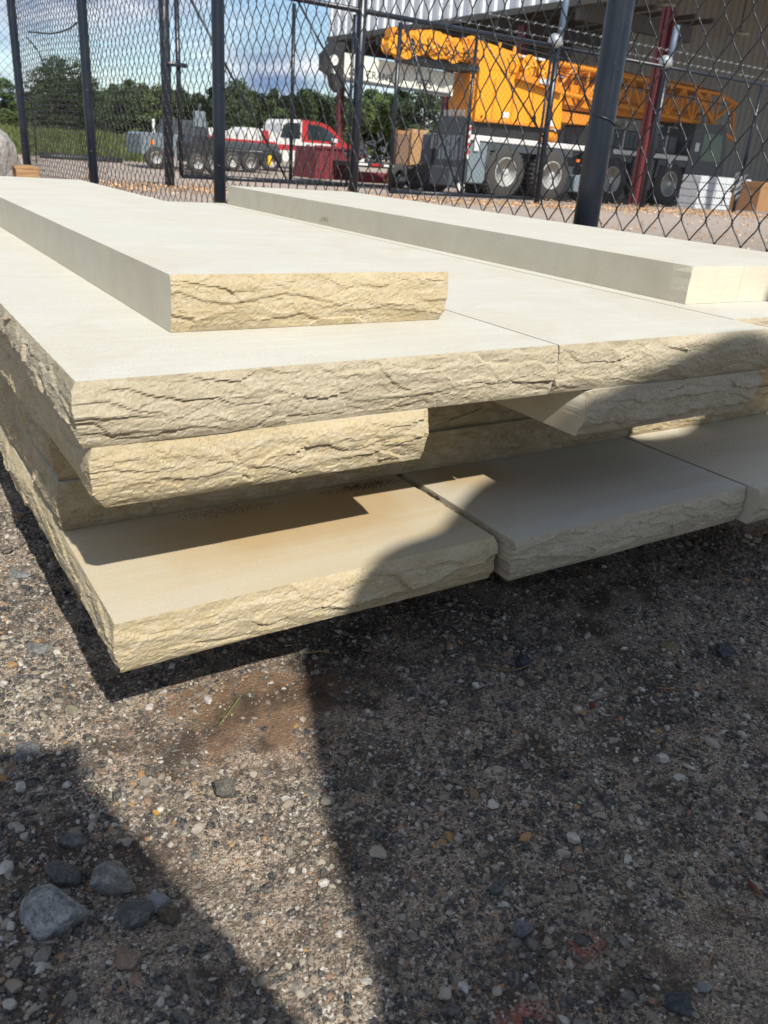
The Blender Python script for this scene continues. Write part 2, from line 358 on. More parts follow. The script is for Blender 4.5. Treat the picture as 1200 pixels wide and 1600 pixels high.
def slab(name, x0, y0, wd, ln, k, faces, label, t=1.0, yaw=0.0, seed=1, chips=(), groove=None, mats=('honed', 'split', 'sawn'), amp=0.0065, drop=0.0, near=1.0, kb=None, x_along=None):
    """x0,y0: front-left corner in slab units; faces: dict F/R/B/L -> 'r' rock or 's' sawn"""
    X0, Y0, W, Ln, T = x0*U_, y0*U_, wd*U_, ln*U_, t*U_-0.0004
    ztop = ZC-(2.067+k)*U_-drop
    ux = Vector((math.cos(yaw), math.sin(yaw), 0)); uy = Vector((-math.sin(yaw), math.cos(yaw), 0))
    o = Vector((X0, Y0, ztop-T))
    segs = [('F', o, ux, W, -uy), ('R', o+ux*W, uy, Ln, ux), ('B', o+ux*W+uy*Ln, -ux, W, uy), ('L', o+uy*Ln, -uy, Ln, -ux)]
    NV = 32 if 'r' in faces.values() else 6
    ring = []  # (base, [(normal, fn, u)], matflag)
    def steps(key, length, dir_):
        st = 0.0017*near if faces[key] == 'r' else 0.02
        if groove and key == 'F': st = 0.002
        if key == 'F' or key == 'B': n = max(2, int(length/(st if key == 'F' else 0.03))); return [i/n for i in range(n)]
        n = max(2, int(length/(0.0035*near if faces[key] == 'r' and key == 'L' else (0.006 if faces[key] == 'r' else 0.03))))
        return [i/n for i in range(n)]
    fns = {}
    for i, (key, b, d_, length, nrm) in enumerate(segs):
        fns[key] = ridge_face(seed*7+i, length, T, amp) if faces[key] == 'r' else sawn_face(seed+i)
    for i, (key, b, d_, length, nrm) in enumerate(segs):
        pk, pb, pd, pl, pn = segs[i-1]
        for s in steps(key, length, d_):
            ent = [(nrm, fns[key], s*length)]
            if s == 0: ent.append((pn, fns[pk], pl))
            ring.append((b+d_*(s*length), ent, key))
    vs = []; n = len(ring)
    for j in range(NV+1):
        v = j/NV
        for (b, ent, key) in ring:
            p = b+Vector((0, 0, v*T))
            for (nrm, fn, u) in ent:
                p = p+nrm*fn(u, v)
            if groove and key == 'F' and abs((b-o).dot(ux)-groove) < 0.0016: p = p+uy*0.0018
            if v == 1 and faces[key] == 'r':
                p = p+ent[0][0]*(noise.noise(Vector((ent[0][2]*130, seed, 0)))*0.0009)
            for (cx, cy, cz, nn, off) in chips:    # broken corners: cut by a rough plane
                cpt = o+ux*cx+uy*cy+Vector((0, 0, cz)); q = (p-cpt); N_ = (ux*nn[0]+uy*nn[1]+Vector((0, 0, nn[2]))).normalized()
                h = q.dot(N_)-off + noise.noise(p*70)*0.0022+noise.noise(p*190)*0.0009
                if h > 0: p = p-N_*h
            vs.append(p)
    fs = []; mi = []
    for j in range(NV):
        for i in range(n):
            i2 = (i+1) % n
            fs.append((j*n+i, j*n+i2, (j+1)*n+i2, (j+1)*n+i)); mi.append(1 if faces[ring[i][2]] == 'r' else 2)
    fs.append(tuple(range(n-1, -1, -1))); mi.append(2)
    fs.append(tuple(NV*n+i for i in range(n))); mi.append(0)
    org = o.copy(); vs = [p-org for p in vs]
    ob = mesh_obj(name, vs, fs, [M[q] for q in mats], loc=org)
    ob.data.polygons.foreach_set('material_index', mi)
    ob.data.polygons.foreach_set('use_smooth', [False]*len(mi))
    tag(ob, label, 'stone slab', 'sandstone slabs stacked on the gravel')
    return ob

# stained tops of the bottom course
M['honed_tan'] = honed_stone('tan_stained_sandstone', (0.49, 0.43, 0.315), (0.46, 0.37, 0.225),
    stain=(0.24, 0.12, 0.26, 0.085, (0.40, 0.285, 0.145), 0.8),
    mud=[(0.17, 0.172, 0.05, 0.14, 0.035, 0.1, 420, 0.72, 0.79, (0.09, 0.07, 0.05)), (0.34, 0.175, 0.05, 0.10, 0.025, 0.1, 400, 0.68, 0.72, (0.05, 0.04, 0.03))], streak=0.1)
M['honed_buff'] = honed_stone('buff_sandstone', (0.50, 0.48, 0.42), (0.47, 0.42, 0.33),
    stain=(0.06, 0.17, 0.10, 0.07, (0.40, 0.29, 0.16), 0.8),
    mud=[(0.16, 0.1, 0.05, 0.2, 0.12, 0.1, 260, 0.82, 0.86, (0.06, 0.05, 0.04))], streak=0.1)
M['honed_dusty'] = honed_stone('dusty_sandstone', (0.54, 0.50, 0.41), (0.48, 0.41, 0.30),
    mud=[(0.10, 0.14, 0.05, 0.16, 0.08, 0.1, 200, 0.78, 0.86, (0.10, 0.075, 0.05))], streak=0.0)
M['sawn_muddy'] = honed_stone('sawn_sandstone_with_mud', (0.56, 0.52, 0.42), (0.52, 0.475, 0.36),
    mud=[(0.0, 1.03, 0.012, 0.03, 0.06, 0.016, 90, 0.66, 0.76, (0.30, 0.24, 0.15))], streak=0.2)

slab('stone_slab', 4.566, 13.805, 5.92, 31.1, 0, dict(F='r', R='s', B='s', L='s'), 'narrow pale slab lying on top of the pile at left, with golden rock-faced end', seed=3, amp=0.0045, mats=('honed', 'split_gold', 'sawn'),
     chips=((5.92*U_, 0, 0.0, (1, -0.6, -0.8), -0.004),))
slab('stone_slab', 18.98, 14.26, 8.1, 32.2, 0, dict(F='s', R='s', B='s', L='s'), 'narrow slab on top of the pile nearest the fence, all edges sawn smooth', seed=4, groove=0.112,
     mats=('honed', 'split', 'sawn_muddy'), chips=((0, 0, 0.028, (-1, -1, 0.1), -0.0025),))
slab('stone_slab', 2.33, 11.155, 8.963, 36.0, 1, dict(F='r', R='s', B='s', L='r'), 'wide slab directly under the narrow left top slab, with rough front and left edges', seed=5)
slab('stone_slab', 11.338, 11.15, 6.976, 36.0, 1, dict(F='r', R='s', B='s', L='s'), 'wide slab in the upper course right of the thin joint, its right half in shade', seed=6,
     chips=((0, 0, 0, (-0.6, -1, -0.7), -0.004),))
slab('stone_slab', 18.38, 12.3, 9.2, 35.0, 1, dict(F='r', R='s', B='s', L='s'), 'slab under the smooth top slab, at the right edge of the photo', seed=7, near=1.6)
slab('stone_slab', 2.487, 11.223, 5.882, 20, 2, dict(F='r', R='s', B='s', L='r'), 'slab jutting out under the wide left slab, its lower left corner broken off', seed=8, mats=('honed', 'split_gold', 'sawn'),
     chips=((0, 0, 0, (-0.9, -0.35, -0.75), -0.006), (0.0, 0, 0.05, (-1, -0.5, 0.3), 0.001)))
slab('stone_slab', 12.28, 11.15, 5.9, 20, 2, dict(F='r', R='r', B='s', L='s'), 'shaded slab jutting out under the right half of the upper course, with a chipped upper left corner', seed=9,
     mats=('honed', 'split_grey', 'sawn'), chips=((0, 0, 0.05, (-1.0, -0.9, 0.55), -0.009), (5.9*U_, 0, 0.0, (1, -0.5, -0.6), -0.012)))
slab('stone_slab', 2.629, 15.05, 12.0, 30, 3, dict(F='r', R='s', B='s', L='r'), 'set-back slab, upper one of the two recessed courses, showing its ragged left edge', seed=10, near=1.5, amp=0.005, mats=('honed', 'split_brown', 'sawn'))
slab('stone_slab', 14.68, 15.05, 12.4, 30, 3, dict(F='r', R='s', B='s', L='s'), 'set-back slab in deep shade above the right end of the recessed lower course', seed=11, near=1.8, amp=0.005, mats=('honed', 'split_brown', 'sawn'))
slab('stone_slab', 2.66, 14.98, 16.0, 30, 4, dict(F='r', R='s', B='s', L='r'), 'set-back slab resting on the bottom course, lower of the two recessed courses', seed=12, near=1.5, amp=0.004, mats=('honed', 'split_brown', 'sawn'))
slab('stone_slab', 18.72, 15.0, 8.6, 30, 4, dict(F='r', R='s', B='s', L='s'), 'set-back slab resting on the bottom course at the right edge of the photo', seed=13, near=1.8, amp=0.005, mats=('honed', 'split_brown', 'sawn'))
slab('stone_slab', 2.63, 11.259, 7.814, 34, 5, dict(F='r', R='s', B='s', L='r'), 'bottom slab at the front left corner of the pile, its tan stained top in sun', seed=14, mats=('honed_tan', 'split_gold', 'sawn'),
     chips=((0, 0, 0, (-1, -1, -0.35), -0.003),))
slab('stone_slab', 10.699, 10.909, 7.843, 34, 5, dict(F='r', R='s', B='s', L='r'), 'middle bottom slab, pushed slightly forward, mostly in shade', seed=15, mats=('honed_buff', 'split_grey', 'sawn'))
slab('stone_slab', 18.66, 10.62, 8.0, 34, 5, dict(F='r', R='s', B='s', L='s'), 'bottom slab at the right edge of the photo, dusty and in shade', seed=16, near=1.5, mats=('honed_dusty', 'split_grey', 'sawn'))

# timbers the pile rests on
def wood_mat(name, a=(0.36, 0.22, 0.11), b=(0.20, 0.12, 0.06)):
    t = NT(name); g = t.noise(9, 6, 0.65, vec=t.map((1, 12, 12)), dist=0.6)
    return t.done(t.mix(t.ramp(g, [(0.35, 0), (0.65, 1)]), a, b), 0.8, t.bump(g, 0.3, 0.003), 0, 0.2)
M['wood'] = wood_mat('rough_timber')
for i, (yy, lab) in enumerate(((17.5, 'front timber bearer in the dark under the pile'), (30.0, 'middle timber bearer in the dark under the pile'), (42.0, 'rear timber bearer in the dark under the pile'))):
    b = MB().box(3.4*U_, 26*U_, yy*U_, yy*U_+0.09, -0.012, ZC-(2.067+6)*U_-0.0008, 0.003).build('timber_bearer', M['wood'])
    tag(b, lab, 'timber', 'timbers under the stone pile')

# ------------------------------------------------------------------ gravel
def stone_mesh(name, seed, sub, flat=0.65, ang=0.35, mat=None, sharp=True):
    bm = bmesh.new(); bmesh.ops.create_icosphere(bm, subdivisions=sub, radius=1.0)
    rr = random.Random(seed); o = Vector((rr.uniform(0, 50), rr.uniform(0, 50), rr.uniform(0, 50)))
    planes = [(Vector((rr.gauss(0, 1), rr.gauss(0, 1), rr.gauss(0, 1))).normalized(), rr.uniform(0.5, 0.85)) for _ in range(11)]
    for v in bm.verts:
        p = v.co.copy()
        p *= 1+ang*noise.noise(p*1.1+o)
        for (n_, d_) in planes:
            h = p.dot(n_)-d_
            if h > 0: p -= n_*h*0.97
        if sub > 2: p *= 1+0.06*noise.noise(p*4+o)+0.03*noise.noise(p*11+o)
        p.z *= flat; v.co = p
    me = bpy.data.meshes.new(name); bm.to_mesh(me); bm.free()
    if mat: me.materials.append(mat)
    if not sharp: me.polygons.foreach_set('use_smooth', [True]*len(me.polygons))
    return me
pcol = bpy.data.collections.new('gravel_kinds')
for i in range(9):
    me = stone_mesh('pebble_shape', 40+i, 2, rnd.uniform(0.5, 0.85), 0.5, M['pebble'], sharp=(i != 3))
    po = bpy.data.objects.new('pebble', me); pcol.objects.link(po)
def scatter(name, pts, scl, rot, idx, coll):
    me = bpy.data.meshes.new(name); me.from_pydata(pts, [], [])
    a = me.attributes.new('sc', 'FLOAT_VECTOR', 'POINT'); a.data.foreach_set('vector', np.asarray(scl, dtype=np.float32).ravel())
    a = me.attributes.new('rt', 'FLOAT_VECTOR', 'POINT'); a.data.foreach_set('vector', np.asarray(rot, dtype=np.float32).ravel())
    a = me.attributes.new('ix', 'INT', 'POINT'); a.data.foreach_set('value', np.asarray(idx, dtype=np.int32))
    ob = link(bpy.data.objects.new(name, me))
    ng = bpy.data.node_groups.new(name+'_scatter', 'GeometryNodeTree')
    ng.interface.new_socket('Geometry', in_out='INPUT', socket_type='NodeSocketGeometry')
    ng.interface.new_socket('Geometry', in_out='OUTPUT', socket_type='NodeSocketGeometry')
    gi = ng.nodes.new('NodeGroupInput'); go = ng.nodes.new('NodeGroupOutput')
    iop = ng.nodes.new('GeometryNodeInstanceOnPoints'); ci = ng.nodes.new('GeometryNodeCollectionInfo')
    ci.inputs['Collection'].default_value = coll; ci.inputs['Separate Children'].default_value = True; ci.inputs['Reset Children'].default_value = True
    iop.inputs['Pick Instance'].default_value = True
    def na(nm, ty):
        q = ng.nodes.new('GeometryNodeInputNamedAttribute'); q.data_type = ty; q.inputs['Name'].default_value = nm; return q.outputs['Attribute']
    lk = ng.links.new
    lk(gi.outputs[0], iop.inputs['Points']); lk(ci.outputs[0], iop.inputs['Instance'])
    lk(na('ix', 'INT'), iop.inputs['Instance Index']); lk(na('rt', 'FLOAT_VECTOR'), iop.inputs['Rotation']); lk(na('sc', 'FLOAT_VECTOR'), iop.inputs['Scale'])
    lk(iop.outputs[0], go.inputs[0])
    md = ob.modifiers.new('scatter', 'NODES'); md.node_group = ng
    return ob
rg = np.random.default_rng(11)
def in_view(x, y, z=0.0, mar=60):
    d = Vector((x, y, z))-CPOS; D = d.dot(CF)
    if D < 0.05: return False
    px = 600+FPX*d.dot(CR)/D; py = 800-FPX*d.dot(CU)/D
    return -mar < px < 1200+mar and -mar < py < 1600+mar
P_, S_, Rr, I_ = [], [], [], []
def try_add(x, y, s):
    P_.append((x, y, gnear(x, y)+s*rg.uniform(-0.35, 0.25)*(1.5 if s > 0.003 else 1))); S_.append((s*rg.uniform(0.8, 1.35), s*rg.uniform(0.75, 1.1), s)); Rr.append((rg.uniform(-.4, .4), rg.uniform(-.4, .4), rg.uniform(0, 6.28))); I_.append(int(rg.integers(0, 9)))
def dens(x, y):
    d = 0.62+0.8*noise.noise(Vector((x*8, y*8, 2.2)))+0.45*noise.noise(Vector((x*24, y*24, 7.2)))
    d *= 1-0.80*math.exp(-(((x-0.28)/0.13)**2+((y-0.61)/0.085)**2))      # silty patch
    d += 0.35*max(0, min(1, (0.12-x)/0.12))
    return d
cand = 0
while len(P_) < 150000 and cand < 1800000:
    cand += 1
    x = rg.uniform(-0.25, 1.6); y = rg.uniform(0.05, 2.1)
    if not in_view(x, y): continue
    if x > 0.22 and y > 0.95 and x < 1.35: continue                      # under the pile
    if y > 1.2 and rg.random() < 0.45: continue
    if rg.random() > dens(x, y): continue
    s = 0.00076*math.exp(abs(rg.normal(0, 0.72)))
    if x < 0.12: s *= 1.15
    try_add(x, y, min(s, 0.0075))
cand = 0
while cand < 5200:                                                        # coarser stones
    x = rg.uniform(-0.3, 1.6); y = rg.uniform(0.05, 2.6)
    if not in_view(x, y) or rg.random() > dens(x, y): continue
    s = 0.0028*math.exp(abs(rg.normal(0, 0.42)))*(1.3 if x < 0.12 else 0.85); try_add(x, y, min(s, 0.011)); cand += 1
gravel = scatter('gravel', P_, S_, Rr, I_, pcol); tag(gravel, kind='stuff')
# larger stones one can tell apart
def rock(px, py, wpx, hpx, col, label, seed, speck=0.6, smooth=False, sink=0.5):
    p = atz(px, py, 0.0); dep = (p-CPOS).dot(CF); wd = wpx/FPX*dep/2; ht = hpx/FPX*dep/2
    me = stone_mesh('rock', seed, 4, 1.0, 0.5, None, sharp=True)
    t = NT('rock_surface'); 
    c = t.mix(t.ramp(t.noise(1.6, 6, 0.8, dist=0.6), [(0.40, 0), (0.60, speck)]), col, tuple(min(0.6, q*2.6+0.08) for q in col))
    c = t.mix(t.ramp(t.noise(7, 5, 0.8), [(0.36, 0.75), (0.5, 0)]), c, tuple(q*0.3 for q in col))
    c = t.mix(t.ramp(t.noise(22, 4, 0.8), [(0.6, 0), (0.72, 0.5)]), c, (0.45, 0.42, 0.37))
    me.materials.append(t.done(c, 0.8, t.bump(t.noise(9, 6, 0.75), 0.6, 0.12), 0, 0.3))
    o = link(bpy.data.objects.new('rock', me)); o.scale = (wd, wd*0.8, ht); o.rotation_euler = (rnd.uniform(-.15, .15), rnd.uniform(-.15, .15), -YAW+rnd.uniform(-.3, .3))
    o.location = (p.x, p.y, ht*(1-sink*1.3)); tag(o, label, 'rock'); return o
ROCKS = [
 (78, 1440, 122, 92, (0.21, 0.21, 0.205), 'largest grey rock, flat topped, at the lower left of the gravel', 101, 0.8),
 (172, 1382, 80, 70, (0.19, 0.18, 0.16), 'rounded olive grey rock behind and right of the largest rock', 102, 0.6),
 (110, 1378, 66, 58, (0.10, 0.097, 0.092), 'dark rock wedged between the two largest rocks', 103, 0.4),
 (208, 1434, 70, 56, (0.10, 0.098, 0.095), 'dark knobbly rock right of the largest grey rock', 104, 0.6),
 (246, 1418, 40, 34, (0.34, 0.34, 0.35), 'small pale quartz rock on the right shoulder of a dark rock', 105, 0.3),
 (200, 1505, 52, 44, (0.30, 0.19, 0.14), 'pinkish tan pebble below the dark knobbly rock', 106, 0.3),
 (112, 1318, 42, 30, (0.10, 0.10, 0.10), 'mottled round stone above the dark wedged rock', 107, 0.8),
 (48, 1176, 50, 26, (0.13, 0.13, 0.135), 'flat grey stone in the shadow at the left edge', 110, 0.7),
 (350, 1240, 44, 34, (0.12, 0.11, 0.09), 'half-buried grey brown stone in the sunlit strip', 112, 0.5),
 (265, 1435, 44, 30, (0.10, 0.075, 0.05), 'brownish stone beside the pale quartz rock', 114, 0.4),
 (815, 1040, 32, 28, (0.035, 0.04, 0.05), 'blue black stone below the middle bottom slab', 116, 0.4),
 (1048, 1015, 36, 18, (0.20, 0.15, 0.09), 'tan stone under the right part of the pile', 117, 0.4),
 (1130, 1022, 40, 20, (0.05, 0.055, 0.065), 'dark slate stone near the right edge below the pile', 118, 0.4),
 (772, 1392, 30, 24, (0.08, 0.085, 0.09), 'grey angular stone in the middle of the shaded gravel', 119, 0.7),
 (815, 1455, 38, 30, (0.12, 0.125, 0.135), 'mottled grey stone near the red clay smear', 120, 0.8),
 (1062, 1578, 52, 40, (0.06, 0.065, 0.075), 'dark stone at the bottom edge on the right', 121, 0.4),
 (1100, 1545, 28, 22, (0.30, 0.31, 0.32), 'pale stone beside the dark stone at the bottom edge', 123, 0.4),
 (925, 1104, 16, 12, (0.20, 0.06, 0.035), 'small brick red chip on the shaded gravel', 124, 0.1),
 (243, 1272, 12, 11, (0.65, 0.33, 0.06), 'bright orange pebble in the sunlit strip', 125, 0.1),
 (893, 1180, 14, 11, (0.62, 0.60, 0.55), 'small white pebble on the shaded gravel', 126, 0.1),
 (60, 1020, 44, 30, (0.15, 0.15, 0.14), 'grey stone in sun beside the pile at the left edge', 127, 0.7),
 (30, 900, 34, 20, (0.14, 0.14, 0.14), 'grey stone in sun at the far left of the gravel', 128, 0.7),
 (118, 1118, 30, 22, (0.30, 0.25, 0.16), 'pale tan stone just outside the left shadow', 129, 0.3),
 (905, 1470, 22, 18, (0.10, 0.09, 0.085), 'brown grey stone left of the red clay smear', 130, 0.5),
]
for q in ROCKS: rock(*q)
# twigs, needles, a blade of grass
def litter(name, pts, r, col, label, cat):
    P = [atz(px, py, 0) + Vector((0, 0, 0.004+h)) for (px, py, h) in pts]
    m = MB(); m.tube(P, [r*0.6]+[r]*(len(P)-2)+[r*0.4], 6)
    t = NT(name+'_surface'); o = m.build(name, t.done(t.mix(t.noise(300, 3), col, tuple(q*0.5 for q in col)), 0.7), smooth=True); tag(o, label, cat); return o
litter('grass_blade', [(342, 1138, 0), (358, 1120, .002), (372, 1104, .005), (381, 1094, .004)], 0.0007, (0.16, 0.22, 0.05), 'thin green blade of grass on the brown sand patch', 'grass blade')
litter('twig', [(1024, 1079, 0), (1050, 1083, .001), (1073, 1088, 0)], 0.0013, (0.30, 0.17, 0.10), 'short straight reddish twig on the gravel at right', 'twig')
litter('twig', [(738, 1042, 0), (762, 1047, .003), (790, 1053, 0), (812, 1052, .002), (829, 1045, .003)], 0.0011, (0.20, 0.13, 0.07), 'long bent brown twig below the middle bottom slab', 'twig')
litter('twig', [(478, 1026, 0), (500, 1024, .002), (520, 1026, 0)], 0.0009, (0.42, 0.22, 0.08), 'orange pine needle just below the bottom slab', 'pine needle')
litter('twig', [(1166, 1380, 0), (1176, 1396, .003), (1190, 1412, 0)], 0.0018, (0.18, 0.07, 0.035), 'dark red brown bark sliver near the right edge', 'twig')
litter('twig', [(1102, 1518, 0), (1110, 1500, .003), (1119, 1488, .001)], 0.0010, (0.32, 0.20, 0.10), 'small tan twig above the dark stone at bottom right', 'twig')
litter('twig', [(135, 1142, 0), (150, 1135, .003), (172, 1132, .001)], 0.0006, (0.30, 0.20, 0.10), 'thin dry stem at the edge of the left shadow', 'twig')
litter('twig', [(1155, 1078, 0), (1170, 1080, .002), (1185, 1078, 0)], 0.0009, (0.22, 0.13, 0.07), 'short brown twig at the right edge of the gravel', 'twig')

# ------------------------------------------------------------------ near chain-link fence
FD = Vector((math.cos(R(96)), math.sin(R(96)), 0)); FP0 = Vector((1.60, 1.55, 0)); FN = Vector((FD.y, -FD.x, 0))
def fpt(s, z, off=0.0): q = FP0+FD*s+FN*off; return Vector((q.x, q.y, z))
near_fence = empty('chain_link_fence', (FP0.x, FP0.y, 0), 0, 'tall black chain-link fence running close behind the stone pile', 'fence')
def chain_mesh(pf, s0, s1, z0, z1, hw, per, rw, lod):
    """pf(s,z,off)->point; hw: half diamond width, per: diamond height; lod(s)->(points per period, sides)"""
    m = MB(); k = 0; s = s0
    while s < s1:
        npp, sides = lod(s); pts = []; n = int((z1-z0)/per*npp)
        for i in range(n+1):
            ph = (i/npp + (0.5 if k % 2 else 0)) ; fr = ph % 1.0
            tri = 1-abs(2*fr-1)                        # 0..1 zigzag
            tri = 0.5-0.5*math.cos(math.pi*tri)*0.4-(0.5-tri)*0.6
            offz = math.sin(2*math.pi*ph)*rw*1.1
            pts.append(pf(s+(tri*1.10-0.05)*hw, z0+i*per/npp, offz))
        m.tube(pts, rw, sides, False)
        s += hw; k += 1
    return m
def npf(s, z, off):
    sag = 0.0
    if s > 3.2: sag = 0.035*noise.noise(Vector((s*1.7, z*2.2, 1)))*min(1, (s-3.2))
    ds = 0.022*noise.noise(Vector((s*2.2+4, z*1.6, 6)))*min(1, max(0, s-2.5))
    return fpt(s+ds+0.006*noise.noise(Vector((s*5, z*4, 2))), z+(0.05*math.sin(s*2.0)*max(0, s-3)*0.4), off+sag+0.032)
cm = chain_mesh(npf, -0.75, 1.97, 0.02, 2.25, 0.0312, 0.104, 0.0018, lambda s: (8, 6) if s < 2.6 else (6, 4))
for (a_, b_, h_, p_) in ((1.98, 3.31, 0.0275, 0.088), (3.32, 4.75, 0.0215, 0.058)):
    c2_ = chain_mesh(npf, a_, b_, 0.02, 2.25, h_, p_, 0.0021, lambda s: (4, 4)); cm.add(c2_.v, c2_.f)
cmo = cm.build('mesh_fabric', M['wire'], near_fence, smooth=True); cmo.matrix_parent_inverse = Matrix.Translation(-near_fence.location); cmo['kind'] = 'stuff'
def nf_part(m, name, mat, smooth=True, label=None):
    o = m.build(name, mat, near_fence, smooth); o.matrix_parent_inverse = Matrix.Translation(-near_fence.location)
    if label: o['label'] = label
    return o
def tie(s, z, r, tail=0.03):
    m = MB(); P = []
    for i in range(15):
        a = -0.3+i/14*5.2; P.append(fpt(s, z+0.0012*i-0.009*math.sin(a), 0)+ (FD*math.cos(a)+FN*math.sin(a))*(r+0.0016))
    P.append(P[-1]+FN*0.012+FD*-0.01); P.append(fpt(s-tail, z+0.004, 0.036)); P.append(fpt(s-tail-0.012, z+0.012, 0.03))
    m.tube(P, 0.0017, 6); return m
for i, (s, r) in enumerate(((0.0, 0.0315), (1.965, 0.0255), (3.46, 0.0255), (4.68, 0.0255))):
    b = fpt(s, -0.02); 
    nf_part(MB().tube([fpt(s, -0.05), fpt(s, 0.6), fpt(s, 1.5), fpt(s, 2.36)], r, 28), 'post', M['post'])
    for z in ((0.62, 0.985, 0.2, 1.9) if i == 0 else (0.42, 0.72, 1.15, 1.6)):
        nf_part(tie(s, z, r), 'wire_tie', M['wire'])
nf_part(MB().tube([fpt(-0.8, 2.30), fpt(2, 2.30), fpt(4.7, 2.30)], 0.021, 14), 'top_rail', M['post'])
nf_part(MB().tube([fpt(s, 0.03+0.01*math.sin(s*3), 0.03) for s in np.linspace(-0.8, 4.7, 30)], 0.0022, 6), 'tension_wire', M['wire'])
# loose strands in the last bay
def strand(pts, r=0.004, Y=None):
    P = []
    for (px, py) in pts:
        rr_ = ray(px, py); s = ((CPOS-FP0).dot(FN))/(-rr_.dot(FN)) if False else -((CPOS-FP0).dot(FN)-0.045)/rr_.dot(FN)
        P.append(CPOS+rr_*s)
    return MB().tube(P, r, 6)
nf_part(strand([(41, 58), (52, 70), (62, 84), (68, 100), (64, 118), (55, 135), (48, 150), (50, 170), (54, 200), (56, 230), (57, 256)]), 'loose_wire', M['wire'])
nf_part(strand([(44, 50), (60, 51), (78, 53), (95, 50), (110, 44), (122, 34), (130, 26)], 0.0045), 'loose_wire', M['wire'])

# ------------------------------------------------------------------ low fence with gate behind, along X
Y2 = 7.6; ZR = ZC+1.25
far_fence = empty('chain_link_gate_fence', (4.0, Y2, 0.1), 0, 'lower black chain-link fence with a double gate and barbed wire, crossing behind the tall fence', 'fence')
def ff_part(m, name, mat, smooth=True):
    o = m.build(name, mat, far_fence, smooth); o.matrix_parent_inverse = Matrix.Translation(-far_fence.location); return o
def gzz(x): return gz(x, Y2)
for (x, top, r) in ((2.55, 2.6, 0.043), (4.46, 2.6, 0.046), (6.98, ZR+0.02, 0.034), (8.81, ZR+0.02, 0.034), (10.74, ZR+0.02, 0.026), (12.6, ZR, 0.026), (14.4, ZR, 0.026)):
    ff_part(MB().tube([(x, Y2, gzz(x)-0.1), (x, Y2, 1.0), (x, Y2, top)], r, 16), 'post', M['post'])
for (x, up) in ((6.98, 0.75), (8.81, 0.45)):
    ff_part(MB().tube([(x+0.03, Y2+0.02, ZR+0.02), (x+0.06, Y2+0.02, ZR+up)], 0.035, 12), 'post_extension', M['blue_steel'])
    cap = MB(); prof = [(0.075*math.cos(a), -0.02-0.06*math.sin(a)) for a in np.linspace(0, 1.45, 8)]
    cap.lathe([(0.05, 0.05), (0.072, 0.03)]+prof, 'x', (x-0.045, Y2, ZR+0.05), 18)
    ff_part(cap, 'rail_cap', M['galv'])
    ff_part(MB().lathe([(0.036, -0.02), (0.05, -0.018), (0.05, 0.018), (0.036, 0.02)], 'z', (x, Y2, ZR+0.03), 18), 'collar', M['galv'])
ff_part(MB().tube([(3.0, Y2, ZR), (6.9, Y2, ZR)], 0.024, 12), 'top_rail', M['post'])
ff_part(MB().tube([(7.0, Y2, ZR), (14.4, Y2, ZR)], 0.020, 12), 'top_rail', M['post'])
for j in range(2):
    z = ZR+0.07+0.11*j; P = [(x, Y2-0.01, z-0.004*math.sin((x-7)*1.7)**2) for x in np.linspace(4.5, 14.4, 50)]
    m = MB().tube(P, 0.0016, 4)
    for x in np.arange(4.6, 14.3, 0.125):
        for a in (0.7, -0.7): m.tube([(x-0.016, Y2-0.01-a*0.012, z-0.016), (x+0.016, Y2-0.01+a*0.012, z+0.010)], 0.0020, 4)
    ff_part(m, 'barbed_wire', M['galv'])
def fpf(s, z, off): return Vector((s, Y2-0.03+off, z))
def ffmesh(x0, x1, z0, z1): return chain_mesh(fpf, x0, x1, z0, z1, 0.031, 0.062, 0.0019, lambda s: (2, 3))
for (x0, x1) in ((-0.6, 2.5), (7.0, 14.4)):
    o = ff_part(ffmesh(x0, x1, 0.13, ZR), 'mesh_fabric', M['wire']); o['kind'] = 'stuff'
# gate leaves: frame, braces, fabric
for (x0, xm, x1, zb) in ((2.66, 3.75, 4.38, 0.24), (4.90, 5.85, 6.90, 0.20)):
    lf = MB(); r = 0.021
    lf.tube([(x0, Y2, zb), (x0, Y2, ZR-0.04)], r, 12); ff_part(lf, 'gate_stile', M['post'])
    ff_part(MB().tube([(xm, Y2, zb), (xm, Y2, ZR-0.04)], r*0.85, 12), 'gate_stile', M['post'])
    ff_part(MB().tube([(x1, Y2, zb), (x1, Y2, ZR-0.04)], r*0.7, 12), 'gate_stile', M['post'])
    ff_part(MB().tube([(x0, Y2, zb), (x1, Y2, zb)], r, 12), 'gate_rail', M['post'])
    for (a, b) in ((x0, xm), (xm, x1)):
        ff_part(MB().tube([(a+0.04, Y2, ZR-0.02), (b-0.04+0.25*(b == x1), Y2, zb+0.02+0.5*(b == x1))], 0.011, 8), 'brace', M['post'])
    o = ff_part(ffmesh(x0, x1, zb, ZR-0.04), 'mesh_fabric', M['wire']); o['kind'] = 'stuff'
ff_part(MB().tube([(7.1, Y2, ZR-0.03), (8.7, Y2, 0.2)], 0.010, 8), 'brace', M['post'])
ff_part(MB().box(2.55, 2.72, Y2-0.055, Y2-0.035, 1.10, 1.135, 0.004), 'hinge', M['post'])
